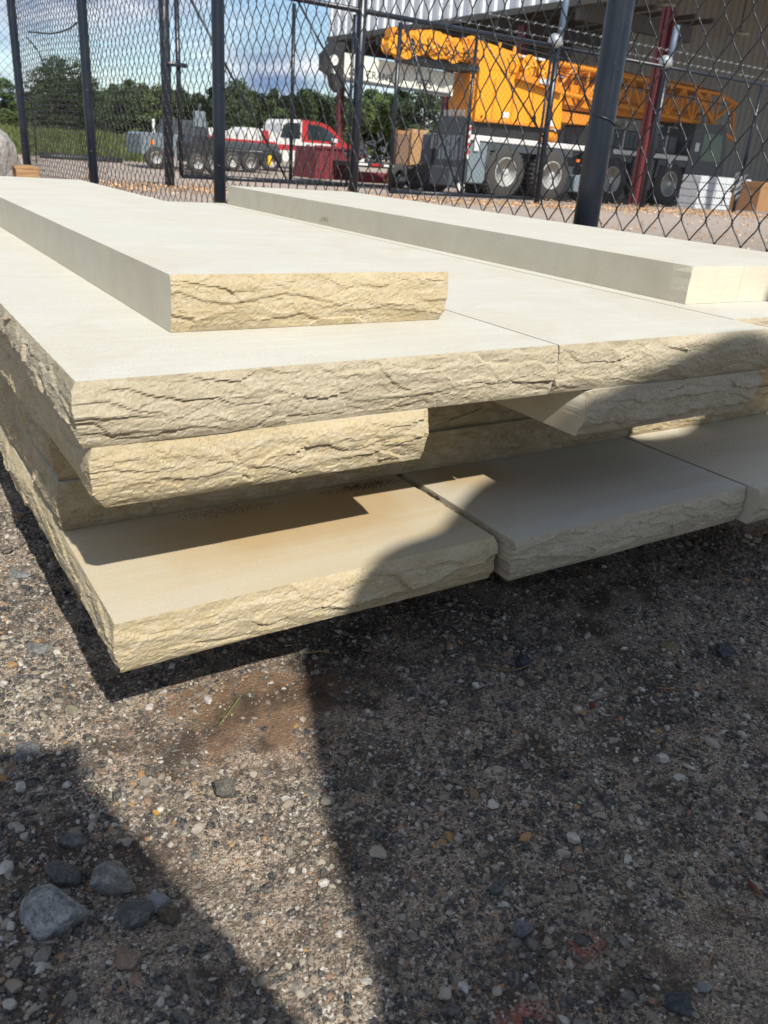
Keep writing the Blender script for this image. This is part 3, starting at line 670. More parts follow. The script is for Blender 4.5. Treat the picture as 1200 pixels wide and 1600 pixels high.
# dark debris caught on the fence at the right post
m = MB()
for i in range(26):
    a = rnd.uniform(0, 6.28); r1 = rnd.uniform(0.02, 0.16)
    c = (10.66+r1*math.cos(a), Y2-0.06, 0.50+r1*1.1*math.sin(a)); s = rnd.uniform(0.02, 0.06)
    m.add([(c[0]-s, c[1], c[2]-s*.6), (c[0]+s*.9, c[1]+.02, c[2]-s), (c[0]+s*.5, c[1]-.02, c[2]+s), (c[0]-s*.6, c[1]+.01, c[2]+s*.7)], [(0, 1, 2, 3)])
m.tube([(10.70, Y2-0.04, 0.2), (10.68, Y2-0.05, 0.6), (10.72, Y2-0.05, 0.9)], 0.012, 6)
tag(m.build('plastic_scrap', M['black_steel']), 'ragged black scrap caught on the post of the low fence at far right', 'scrap')

# leaf litter along the low fence
def leafm(name, cols):
    t = NT(name); g = t.n('NewGeometry'); c = t.ramp(g.outputs['Random Per Island'], cols, True); return t.done(c, 0.7)
M['leaves'] = leafm('dry_leaves', [(0, (0.42, 0.22, 0.09)), (0.3, (0.55, 0.36, 0.2)), (0.6, (0.30, 0.16, 0.08)), (0.8, (0.62, 0.45, 0.30))])
m = MB()
for i in range(5200):
    x = rnd.uniform(1.7, 11); y = rnd.gauss(7.2, 0.35) if rnd.random() < 0.7 else rnd.uniform(4, 9); s = rnd.uniform(0.008, 0.028); a = rnd.uniform(0, 6.28)
    z = gz(x, y)+0.012; ca, sa = math.cos(a)*s, math.sin(a)*s
    m.add([(x+ca, y+sa, z+rnd.uniform(0, .02)), (x-sa*.5, y+ca*.5, z), (x-ca, y-sa, z+rnd.uniform(0, .02)), (x+sa*.5, y-ca*.5, z)], [(0, 1, 2, 3)])
o = mesh_obj('leaf_litter', m.v, m.f, M['leaves']); tag(o, kind='stuff')

# ------------------------------------------------------------------ boulder and timber box beyond the pile
p = aty(8, 225, 4.6)
me = stone_mesh('boulder', 311, 5, 1.0, 0.3, None, False)
t = NT('granite_boulder'); c = t.mix(t.ramp(t.noise(3, 6, 0.8, dist=0.5), [(0.4, 0), (0.6, 1)]), (0.30, 0.28, 0.27), (0.50, 0.47, 0.44)); c = t.mix(t.ramp(t.noise(12, 5, 0.8), [(0.35, 0.8), (0.5, 0)]), c, (0.12, 0.12, 0.13))
me.materials.append(t.done(c, 0.8, t.bump(t.noise(8, 6, 0.75), 0.7, 0.05), 0, 0.3))
o = link(bpy.data.objects.new('boulder', me)); pb = aty(-32, 300, 4.6); o.location = (pb.x-0.085, 4.6, 0.19); o.scale = (0.27, 0.42, 0.56); o.rotation_euler = (0.1, -0.16, 0.5)
tag(o, 'grey granite boulder standing at the left edge beyond the pile', 'boulder')
a0 = aty(25, 268, 4.3); a1 = aty(61, 268, 4.3)
zt = aty(45, 261, 4.3).z
box = empty('timber_box', (a0.x, 4.3, 0), 0, 'tan wooden box standing between the boulder and the first fence post', 'box')
wb = MB().box(0, a1.x-a0.x, 0, 0.22, -0.02, zt-0.012, 0.003).build('box_body', M['wood'], box)
for k in range(4):
    mm = MB().box(-0.004, a1.x-a0.x+0.004, 0.002+k*0.056, 0.052+k*0.056, zt-0.012, zt+0.002, 0.002).build('plank', M['wood'], box)

# ------------------------------------------------------------------ crane lorry
M['orange'] = paint('crane_orange_paint', (0.80, 0.33, 0.01), 0.42, 0, 0.45, 0.5, 1.5)
M['orange_dk'] = paint('crane_orange_structure', (0.66, 0.235, 0.012), 0.5, 0, 0.6, 0.4, 5)
M['chassis'] = paint('dark_grey_chassis', (0.055, 0.065, 0.075), 0.45)
M['chassis_blue'] = paint('blue_grey_panel', (0.16, 0.20, 0.225), 0.45)
M['cream'] = paint('cream_boom_paint', (0.66, 0.66, 0.58), 0.4)
M['rubber'] = paint('tyre_rubber', (0.045, 0.043, 0.042), 0.85)
M['rim'] = paint('wheel_rim', (0.55, 0.55, 0.53), 0.45, 0.2)
M['white'] = paint('white_paint', (0.66, 0.66, 0.65), 0.4, 0, 0.7, 0.4, 2.5)
M['red'] = paint('red_paint', (0.42, 0.025, 0.03), 0.4, 0, 0.5, 0.4, 2)
M['dkred'] = paint('dark_red_steel', (0.16, 0.022, 0.03), 0.6)
M['colred'] = paint('maroon_column_paint', (0.14, 0.028, 0.035), 0.5)
M['black'] = paint('black_paint', (0.02, 0.02, 0.022), 0.5)
M['glass'] = NT('tinted_glass').done((0.02, 0.03, 0.035), 0.08, None, 0, 0.8)
M['greenglass'] = NT('green_tinted_glass').done((0.03, 0.075, 0.06), 0.1, None, 0, 0.8)
M['yellow'] = paint('yellow_paint', (0.75, 0.48, 0.02), 0.5)
M['redlamp'] = NT('red_lamp_lens').done((0.6, 0.03, 0.02), 0.3)
M['amber'] = NT('amber_lamp_lens').done((0.8, 0.18, 0.02), 0.3)
M['galvwall'] = paint('plain_metal', (0.4, 0.41, 0.42), 0.45, 0.3)
YC = 18.5; GC = -0.30
crane = empty('mobile_crane', (18.5, YC, GC), 0, 'orange and grey mobile crane with lattice boom, parked half under the canopy', 'crane')
def cp(m, name, mat, smooth=False, parent=crane, label=None):
    o = m.build(name, mat, parent, smooth)
    if parent is crane: o.matrix_parent_inverse = Matrix.Translation(-crane.location)
    if label: o['label'] = label
    return o
def wheel_m(c, r, wdt, side=-1, rr_=0.55):
    x, y, z = c; hw = wdt/2
    ty = MB().lathe([(r*rr_, -hw), (r*0.9, -hw), (r*0.98, -hw*0.75), (r, -hw*0.4), (r, hw*0.4), (r*0.98, hw*0.75), (r*0.9, hw), (r*rr_, hw)], 'y', c, 36, False)
    for k in range(36):
        a = 2*math.pi*k/36; ca, sa = math.cos(a), math.sin(a)
        ty.add([(x+ca*r*0.99-sa*0.03*r, y-hw*0.8, z+sa*r*0.99+ca*0.03*r), (x+ca*r*1.025-sa*0.03*r, y-hw*0.8, z+sa*r*1.025+ca*0.03*r), (x+ca*r*1.025-sa*0.03*r, y+hw*0.8, z+sa*r*1.025+ca*0.03*r), (x+ca*r*0.99-sa*0.03*r, y+hw*0.8, z+sa*r*0.99+ca*0.03*r),
                (x+ca*r*0.99+sa*0.03*r, y-hw*0.8, z+sa*r*0.99-ca*0.03*r), (x+ca*r*1.025+sa*0.03*r, y-hw*0.8, z+sa*r*1.025-ca*0.03*r), (x+ca*r*1.025+sa*0.03*r, y+hw*0.8, z+sa*r*1.025-ca*0.03*r), (x+ca*r*0.99+sa*0.03*r, y+hw*0.8, z+sa*r*0.99-ca*0.03*r)],
               [(1, 2, 6, 5), (0, 1, 5, 4), (2, 3, 7, 6), (0, 3, 2, 1), (4, 5, 6, 7)])
    s = side
    rim = MB().lathe([(r*rr_+.003, s*hw*0.98), (r*rr_*0.93, s*hw*1.0), (r*rr_*0.86, s*hw*0.55), (r*0.30, s*hw*0.35), (r*0.26, s*hw*0.8), (r*0.14, s*hw*0.95), (r*0.13, s*hw*1.05), (0.001, s*hw*1.05)], 'y', c, 28)
    for k in range(10):
        a = 2*math.pi*k/10; rim.lathe([(r*0.025, s*hw*0.35), (r*0.025, s*hw*0.52)], 'y', (x+math.cos(a)*r*0.37, y, z+math.sin(a)*r*0.37), 6)
    return ty, rim
for x in (15.72, 17.45, 19.92, 22.55):
    for yy, sd_ in ((YC+0.22, -1), (YC+1.15, 1)):
        ty, rim = wheel_m((x, yy, GC+0.69), 0.69, 0.42, sd_)
        wo = cp(ty, 'wheel', M['rubber'], True)
        ro = rim.build('rim', M['rim'], wo, True)
# carrier
cp(MB().box(14.35, 23.2, YC+0.45, YC+0.92, GC+0.55, GC+1.25, 0.03), 'carrier_frame', M['chassis'])
deck = MB().box(14.3, 23.2, YC+0.0, YC+1.38, GC+1.40, GC+1.54, 0.02); cp(deck, 'deck_edge', M['white'])
for (a, b) in ((15.0, 18.15), (19.2, 20.65), (21.85, 23.25)): 
    sk = MB()
    sk.box(a, b, YC+0.02, YC+0.10, GC+1.20, GC+1.38, 0.01)
    sk.prism([(a, GC+1.21), (a+0.12, GC+1.21), (a+0.05, GC+0.85), (a-0.04, GC+0.85)], YC+0.03, YC+0.4)
    cp(sk, 'mudguard', M['chassis'])
cp(MB().box(14.40, 15.0, YC+0.03, YC+0.6, GC+0.35, GC+1.38, 0.03), 'side_box', M['chassis_blue'])
cp(MB().box(14.22, 14.36, YC+0.02, YC+1.36, GC+0.35, GC+1.95, 0.03), 'rear_box', M['chassis'])
cp(MB().box(14.0, 14.3, YC+0.3, YC+1.2, GC+0.25, GC+0.72, 0.02), 'outrigger_beam', M['chassis'])
pl = MB().box(14.16, 14.32, YC-0.045, YC-0.025, GC+0.95, GC+1.75); po_ = cp(pl, 'warning_plate', M['white'])
for k in range(4):
    z = GC+0.98+k*0.19; mm = MB().prism([(14.165, z), (14.315, z+0.10), (14.315, z+0.19), (14.165, z+0.09)], YC-0.050, YC-0.046); mm.build('stripe', M['red'], po_)
for x in (14.5, 18.7, 22.3): cp(MB().box(x, x+0.16, YC-0.03, YC+0.0, GC+1.15, GC+1.50, 0.01), 'notice_plate', M['white'])
cp(MB().box(18.35, 18.95, YC-0.02, YC+0.5, GC+0.28, GC+0.75, 0.03), 'fuel_tank', M['chassis_blue'])
cp(MB().box(20.75, 21.7, YC, YC+0.5, GC+0.45, GC+1.36, 0.03), 'tool_box', M['chassis'])
for k in range(4): cp(MB().box(18.62, 19.05, YC-0.035, YC+0.1, GC+0.42+k*0.27, GC+0.50+k*0.27, 0.008), 'step', M['white'])
eng = MB().box(18.9, 22.9, YC+0.3, YC+1.3, GC+1.56, GC+2.1, 0.05)
for k in range(18): eng.box(19.1+k*0.2, 19.2+k*0.2, YC+0.28, YC+0.3, GC+1.66, GC+2.0)
cp(eng, 'engine_cover', M['chassis'])
cab = MB().prism([(23.2, GC+0.55), (25.0, GC+0.55), (25.12, GC+1.1), (24.85, GC+2.45), (24.6, GC+2.55), (23.3, GC+2.5), (23.2, GC+1.5)], YC+0.0, YC+1.4)
co = cp(cab, 'driver_cab', M['chassis'])
MB().prism([(23.75, GC+1.45), (24.82, GC+1.45), (24.68, GC+2.25), (23.75, GC+2.25)], YC-0.012, YC-0.002).build('window', M['greenglass'], co)
MB().box(23.42, 23.6, YC-0.03, YC, GC+1.7, GC+1.95).build('mirror', M['white'], co)
MB().box(24.2, 25.2, YC-0.05, YC+1.45, GC+0.45, GC+0.62, 0.02).build('bumper', M['white'], co)
for x in (18.28, 20.9): cp(MB().box(x, x+0.12, YC-0.05, YC-0.03, GC+1.1, GC+1.17), 'marker_lamp', M['amber'])
cp(MB().lathe([(0.05, 0), (0.11, 0.02), (0.11, 0.1), (0.001, 0.11)], 'y', (14.15, YC-0.12, GC+0.25), 12), 'outrigger_foot', M['white'])
# superstructure
Z0 = GC+1.86
cp(MB().lathe([(0.7, 0), (0.7, 0.28)], 'z', (17.2, YC+0.75, GC+1.56), 32), 'turntable', M['orange_dk'], True)
cw = MB().prism([(14.42, 1.56), (17.5, 1.60), (17.38, 2.50), (17.25, 2.62), (15.5, 2.78), (14.42, 2.80)], YC-0.02, YC+1.0)
cwo = cp(cw, 'counterweight', M['orange'])
MB().prism([(16.9, 1.62), (17.34, 1.62), (17.24, 2.45), (16.98, 2.5)], YC-0.05, YC-0.022).build('end_plate', M['orange'], cwo)
MB().box(15.35, 15.55, YC-0.035, YC-0.022, 1.72, 1.86).build('notice_plate', M['white'], cwo)
MB().lathe([(0.075, 0), (0.075, 0.012)], 'y', (16.45, YC-0.034, 1.80), 16).build('lifting_hole', M['black'], cwo)
MB().box(17.0, 17.16, YC-0.065, YC-0.052, 1.64, 1.78).build('notice_plate', M['white'], cwo)
cp(MB().prism([(14.18, 2.66), (14.38, 2.72), (14.38, 1.58), (14.26, 1.60)], YC+0.05, YC+0.95), 'rear_counterweight', M['orange_dk'])
cp(MB().prism([(14.1, 2.80), (15.6, 2.80), (16.6, 3.15), (15.2, 3.3), (14.15, 3.42)], YC+0.0, YC+0.5), 'winch_housing', M['orange'])
bs = MB().prism([(15.6, 2.66), (17.25, 2.45), (17.3, 2.62), (15.62, 2.82)], YC-0.2, YC-0.03); cp(bs, 'walkway', M['orange_dk'])
def drum(x, z, r, wd_, y=YC+0.3):
    d = MB().lathe([(r*1.25, -wd_/2), (r*1.25, -wd_/2+0.03), (r, -wd_/2+0.04), (r, wd_/2-0.04), (r*1.25, wd_/2-0.03), (r*1.25, wd_/2)], 'y', (x, y, z), 22)
    for k in range(5):
        a = k/5*2*math.pi; d.tube([(x, y-wd_/2-0.01, z), (x+math.cos(a)*r*1.15, y-wd_/2-0.01, z+math.sin(a)*r*1.15)], 0.03, 6)
    return d
cp(drum(14.05, 3.18, 0.22, 0.7), 'winch_drum', M['orange'])
cp(drum(15.95, 3.0, 0.20, 0.5, YC+0.1), 'winch_drum', M['orange'])
cp(drum(16.55, 2.95, 0.20, 0.5, YC+0.1), 'winch_drum', M['orange'])
for (a, b) in (((15.0, 3.25), (15.0, 3.42)), ((15.5, 3.2), (15.5, 3.40)), ((15.5, 2.85), (15.55, 3.36)), ((16.3, 2.8), (16.3, 3.22)), ((16.9, 2.7), (16.9, 3.15))): cp(MB().tube([(a[0], YC, a[1]), (b[0], YC, b[1])], 0.04, 8), 'pin', M['orange'])
cp(MB().box(15.7, 16.5, YC-0.12, YC+0.1, 3.16, 3.22, 0.01), 'light_bar', M['white'])
cp(MB().box(16.3, 16.7, YC-0.24, YC-0.205, 2.62, 2.74), 'notice_plate', M['white'])
# jib end with hydraulic gear, left
gear = MB()
gear.prism([(12.25, 2.85), (14.2, 2.85), (14.2, 3.1), (13.5, 3.38), (12.9, 3.45), (12.35, 3.35)], YC+0.1, YC+0.7)
cp(gear, 'boom_foot', M['orange'])
for (x, z, r) in ((11.72, 2.98, 0.16), (12.05, 2.96, 0.20), (12.4, 3.1, 0.22), (12.9, 3.1, 0.24), (13.45, 3.05, 0.22)): cp(drum(x, z, r, 0.35, YC+0.0), 'sheave', M['orange'])
gg = MB()
for k in range(22):
    x = rnd.uniform(11.55, 14.3); z = rnd.uniform(2.82, 3.3); gg.box(x, x+rnd.uniform(.08, .3), YC-0.12-rnd.random()*.1, YC+0.1, z, z+rnd.uniform(.05, .18), 0.01)
cp(gg, 'hydraulic_gear', M['orange_dk'])['kind'] = 'stuff'
ho = MB()
for k in range(9):
    x = 11.8+k*0.27; ho.tube([(x, YC-0.2, 3.15), (x+0.1, YC-0.28, 2.98+0.06*math.sin(k*2)), (x+0.28, YC-0.22, 2.92), (x+0.42, YC-0.2, 3.05+0.05*math.cos(k))], 0.018, 6)
cp(ho, 'hoses', M['black'])['kind'] = 'stuff'
cp(MB().box(12.2, 14.4, YC-0.02, YC+0.6, 2.68, 2.84, 0.03), 'lower_boom_section', M['chassis'])
# cream telescopic boom with lettering and black head
bo = cp(MB().prism([(10.55, 2.72), (13.9, 2.62), (13.9, 2.10), (10.55, 2.22)], YC+0.35, YC+0.75), 'telescopic_boom', M['cream'])
def text_obj(body, size, loc, rot, mat, parent, name='lettering'):
    cu = bpy.data.curves.new(name, 'FONT'); cu.body = body; cu.size = size; cu.extrude = 0.002; cu.materials.append(mat); cu.align_x = 'LEFT'
    o = bpy.data.objects.new(name, cu); COL.objects.link(o); dg = bpy.context.evaluated_depsgraph_get(); me = bpy.data.meshes.new_from_object(o.evaluated_get(dg))
    bpy.data.objects.remove(o); mo = link(bpy.data.objects.new(name, me)); mo.location = loc; mo.rotation_euler = rot; mo.parent = parent
    return mo
text_obj('ALL CRANE', 0.24, (10.78, YC+0.345, 2.27), (R(90), R(2), 0), M['black'], bo).matrix_parent_inverse = Matrix.Identity(4)
text_obj('HGS', 0.26, (12.72, YC+0.345, 2.22), (R(90), R(2), 0), M['black'], bo)
MB().box(10.6, 13.8, YC+0.30, YC+0.36, 2.10, 2.16).build('edge_strip', M['chassis'], bo)
hd = MB().prism([(10.16, 2.72), (10.30, 2.90), (10.62, 2.92), (10.62, 2.12), (10.50, 1.86), (10.36, 1.98), (10.30, 2.20), (10.08, 2.30), (10.06, 2.62)], YC+0.3, YC+0.55)
hdo = cp(hd, 'boom_head', M['black'])
MB().lathe([(0.11, -0.02), (0.11, 0.02)], 'y', (10.32, YC+0.27, 2.52), 18).build('sheave', M['white'], hdo)
MB().lathe([(0.06, -0.02), (0.06, 0.02)], 'y', (10.33, YC+0.27, 2.30), 14).build('sheave', M['white'], hdo)
# lattice boom to the right
def lattice(x0, x1, zt0, zt1, zb0, zb1, y0, y1, bays, r=0.05):
    m = MB(); ci = []
    for (yy) in (y0, y1):
        m.tube([(x0, yy, zt0), (x1, yy, zt1)], r*1.25, 8).tube([(x0, yy, zb0), (x1, yy, zb1)], r*1.25, 8)
        for k in range(bays+1):
            f = k/bays; x = x0+(x1-x0)*f; zt_ = zt0+(zt1-zt0)*f; zb_ = zb0+(zb1-zb0)*f
            m.tube([(x, yy, zt_), (x, yy, zb_)], r*0.7, 6)
            if k < bays:
                g = (k+1)/bays; x2 = x0+(x1-x0)*g; a, b = (zt_, zb0+(zb1-zb0)*g) if k % 2 else (zb_, zt0+(zt1-zt0)*g)
                m.tube([(x, yy, a), (x2, yy, b)], r*0.75, 6)
    for k in range(bays+1):
        f = k/bays; x = x0+(x1-x0)*f
        m.tube([(x, y0, zt0+(zt1-zt0)*f), (x, y1, zt0+(zt1-zt0)*f)], r*0.6, 6).tube([(x, y0, zb0+(zb1-zb0)*f), (x, y1, zb0+(zb1-zb0)*f)], r*0.6, 6)
        if k < bays:
            g = (k+1)/bays; x2 = x0+(x1-x0)*g
            m.tube([(x, y0, zt0+(zt1-zt0)*f), (x2, y1, zt0+(zt1-zt0)*g)], r*0.6, 6).tube([(x, y0, zb0), (x2, y1, zb0)], r*0.6, 6)
    return m
cp(lattice(17.3, 24.4, 3.2, 3.14, 2.52, 2.2, YC+0.2, YC+1.6, 12, 0.055), 'lattice_boom', M['orange_dk'])
cp(MB().prism([(17.3, 2.14), (24.0, 2.2), (23.8, 2.8), (17.3, 2.95)], YC+0.5, YC+1.3), 'inner_boom', M['orange_dk'])
cp(MB().prism([(17.3, 2.10), (19.2, 2.06), (19.2, 1.80), (17.5, 1.82)], YC+0.4, YC+1.4), 'slew_frame', M['orange_dk'])
tip = MB().tube([(24.4, YC+0.3, 3.14), (26.3, YC+0.9, 3.0)], 0.07, 8).tube([(24.4, YC+0.3, 2.2), (26.1, YC+0.6, 1.92)], 0.07, 8).tube([(26.0, YC+0.85, 3.02), (26.05, YC+0.6, 1.92)], 0.06, 8)
tip.tube([(26.0, YC+0.85, 3.02), (24.3, YC+0.3, 2.3)], 0.06, 8).tube([(23.2, YC+0.2, 3.15), (24.4, YC+0.2, 2.2)], 0.07, 8).box(23.6, 24.3, YC+0.3, YC+1.2, 1.86, 2.14, 0.03).box(23.9, 24.1, YC+0.4, YC+0.8, 1.66, 1.86, 0.02)
cp(tip, 'boom_tip', M['orange_dk'])
for x in (14.95, 15.62, 16.3): MB().box(x, x+0.035, YC-0.034, YC-0.021, 1.60, 2.60-0.0*(x)).build('panel_rib', M['orange_dk'], cwo)
MB().box(14.45, 17.45, YC-0.036, YC-0.021, 1.585, 1.64).build('lower_flange', M['orange_dk'], cwo)
for (a, b, h) in ((17.5, 24.2, 3.34), (14.2, 17.3, 3.5), (17.4, 24.6, 3.0)): cp(MB().tube([(a, YC+0.1, h), ((a+b)/2, YC+0.1, h-0.10), (b, YC+0.1, h-0.16)], 0.014, 6), 'cable', M['black'])
for x in (15.3, 16.0, 16.75): cp(MB().tube([(x, YC-0.1, 3.2), (x+0.15, YC-0.2, 2.95), (x+0.1, YC-0.12, 2.7)], 0.02, 6), 'hose', M['black'])
cp(MB().box(14.4, 17.4, YC+0.1, YC+0.9, GC+1.56, 1.575, 0.01), 'slew_base', M['black'])
for k in range(5): cp(MB().box(14.225+0.0*k, 14.35, YC+0.2+k*0.2, YC+0.32+k*0.2, GC+1.955, GC+2.12, 0.01), 'vent', M['galv'])
for k in range(6): MB().box(14.205, 14.218, YC+0.1+k*0.2, YC+0.22+k*0.2, GC+0.9, GC+1.5).build('door_panel', M['chassis_blue'], crane).matrix_parent_inverse = Matrix.Translation(-crane.location)
for x in (14.6, 15.8, 17.0): MB().box(x, x+0.05, YC-0.034, YC-0.021, 1.66, 1.72).build('bolt_plate', M['black'], cwo)
for x in (19.3, 20.1, 21.3, 22.0): cp(MB().tube([(x, YC-0.02, GC+1.56), (x, YC-0.02, GC+2.3), (x+0.4, YC-0.02, GC+2.3)], 0.02, 6), 'handrail', M['galv'])
rr2 = MB()
for k in range(30):
    x = 17.4+k*0.2; rr2.box(x, x+0.12, YC+0.15, YC+0.25, 3.22, 3.28)
cp(rr2, 'grating', M['orange_dk'])

# ------------------------------------------------------------------ building: canopy, wall, columns
XF = 19.35; ZB = ZC+4.5; YF = 35.7; YN = 8.0; ZT = 9.3
bld = empty('metal_building', (XF, YF, -0.3), 0, 'corrugated metal industrial building with a deep open canopy over the crane', 'building')
def bp(m, name, mat, smooth=False):
    o = m.build(name, mat, bld, smooth); o.matrix_parent_inverse = Matrix.Translation(-bld.location); return o
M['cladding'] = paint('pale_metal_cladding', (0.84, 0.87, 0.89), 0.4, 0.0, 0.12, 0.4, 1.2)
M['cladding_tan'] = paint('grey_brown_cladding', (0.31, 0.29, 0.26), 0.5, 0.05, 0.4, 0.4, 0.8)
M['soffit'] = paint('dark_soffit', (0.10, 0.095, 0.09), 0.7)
def corrugated(axis_, a0, a1, fixed, z0, z1, pitch, depth, sgn):
    m = MB(); n = int(abs(a1-a0)/pitch); prof = []
    for i in range(n):
        b = a0+i*pitch*(1 if a1 > a0 else -1); s = 1 if a1 > a0 else -1
        prof += [(b, 0), (b+s*pitch*0.18, depth), (b+s*pitch*0.40, depth), (b+s*pitch*0.58, 0)]
    v = []
    for (q, d) in prof:
        for z in (z0, z1): v.append((fixed+sgn*d, q, z) if axis_ == 'y' else (q, fixed+sgn*d, z))
    f = [(2*i, 2*i+2, 2*i+3, 2*i+1) for i in range(len(prof)-1)]
    return m.add(v, f)
bp(corrugated('y', YF, YN, XF, ZB+0.15, ZB+6.5, 0.62, 0.07, -1), 'upper_cladding', M['cladding'])
bp(MB().box(XF-0.10, XF+0.02, YN, YF+0.05, ZB-0.02, ZB+0.16), 'eave_trim', M['soffit'])
bp(MB().box(XF+0.1, 60, YF-0.05, YF+0.1, ZB+0.1, ZB+6.5), 'end_wall', M['cladding'])
bp(MB().box(XF+0.03, 60, YN, YF-0.06, ZT, ZT+0.1), 'canopy_ceiling', M['soffit'])
for i in range(8):
    y = YN+1.2+i*(YF-YN-1.4)/7
    bp(MB().box(XF+0.05, 24.5 if y > 19 else 60, y-0.09, y+0.09, (ZB-0.35) if y > 19 else ZT-0.4, (ZB+0.12) if y > 19 else ZT-0.01), 'roof_beam', M['soffit'])
for i in range(6):
    x = XF+0.5+i*0.9; bp(MB().box(x-0.05, x+0.05, 19.5, YF-0.1, ZB+0.13, ZB+0.26), 'purlin', M['soffit'])
bp(MB().box(24.45, 24.58, 26.3, YF-0.1, ZB-0.3, ZT-0.01), 'inner_wall', M['soffit'])
WY = 26.0
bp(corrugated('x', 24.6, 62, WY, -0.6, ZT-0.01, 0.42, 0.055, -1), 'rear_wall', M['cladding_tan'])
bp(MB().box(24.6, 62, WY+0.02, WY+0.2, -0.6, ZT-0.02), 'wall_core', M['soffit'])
for (px, py, rr3) in ((1038, 8, 0.5), (1155, 53, 0.5)):
    q = aty(px, py, 25.0); lamp = MB().lathe([(0.05, 0.12), (0.42, 0.0), (0.44, -0.02), (0.001, -0.05)], 'z', (q.x, q.y, q.z), 22)
    bp(lamp, 'lamp_shade', M['cream'], True); bp(MB().tube([(q.x, q.y, q.z+0.1), (q.x, q.y, ZT)], 0.02, 6), 'lamp_rod', M['black'])
for (px, py, base) in ((530, 200, -0.32), (697, 160, -0.32), (817, 60, -0.32), (990, 322, -0.32)):
    rr_ = ray(px, py); s = (XF+0.25)/rr_.x; q = CPOS+rr_*s
    col = MB().box(q.x-0.13, q.x+0.13, q.y-0.02, q.y+0.02, base, ZB-0.3).box(q.x-0.13, q.x-0.10, q.y-0.13, q.y+0.13, base, ZB-0.3).box(q.x+0.10, q.x+0.13, q.y-0.13, q.y+0.13, base, ZB-0.3)
    bp(col, 'column', M['colred']); bp(MB().box(q.x-0.24, q.x+0.24, q.y-0.24, q.y+0.24, base-0.15, base+0.04), 'column_base', M['galvwall'])

# stack of white blocks and tan crate by the wall
wbk = empty('block_stack', (0, 0, 0), 0, 'stack of white wrapped blocks against the grey wall at far right', 'block stack')
M['wrap'] = paint('white_plastic_wrap', (0.60, 0.63, 0.66), 0.3, 0, 0.4, 0.5, 3)
q0 = aty(1084, 330, 15.0); q1 = aty(1162, 338, 15.0); zt_ = aty(1120, 276, 15.0).z; z0_ = q0.z
wbk.location = (q0.x, 15.0, z0_)
rows = 5; cols_ = 6; bw = (q1.x-q0.x)/cols_; bh = (zt_-z0_)/rows
wme = MB().box(0.006, bw-0.006, 0, 0.6, 0.006, bh-0.006, 0.012).build('block', M['wrap'], wbk)
wme.location = (0, 0, 0)
for i in range(rows):
    for j in range(cols_):
        if i == 0 and j == 0: continue
        b = wme.copy(); link(b); b.parent = wbk; b.location = (j*bw, rnd.uniform(-0.02, 0.02), i*bh)
q0 = aty(1178, 342, 13.0); q2 = aty(1190, 285, 13.0)
cr_ = empty('cardboard_crate', (q0.x, 13.0, q0.z), 0, 'tan cardboard crate at the far right edge beyond the fence', 'crate')
M['card'] = paint('brown_cardboard', (0.36, 0.19, 0.085), 0.8)
MB().box(0, 1.1, 0, 0.8, 0, q2.z-q0.z, 0.01).build('carton', M['card'], cr_)
MB().box(-0.01, 1.11, -0.01, 0.81, q2.z-q0.z-0.12, q2.z-q0.z+0.01, 0.01).build('lid', M['card'], cr_)

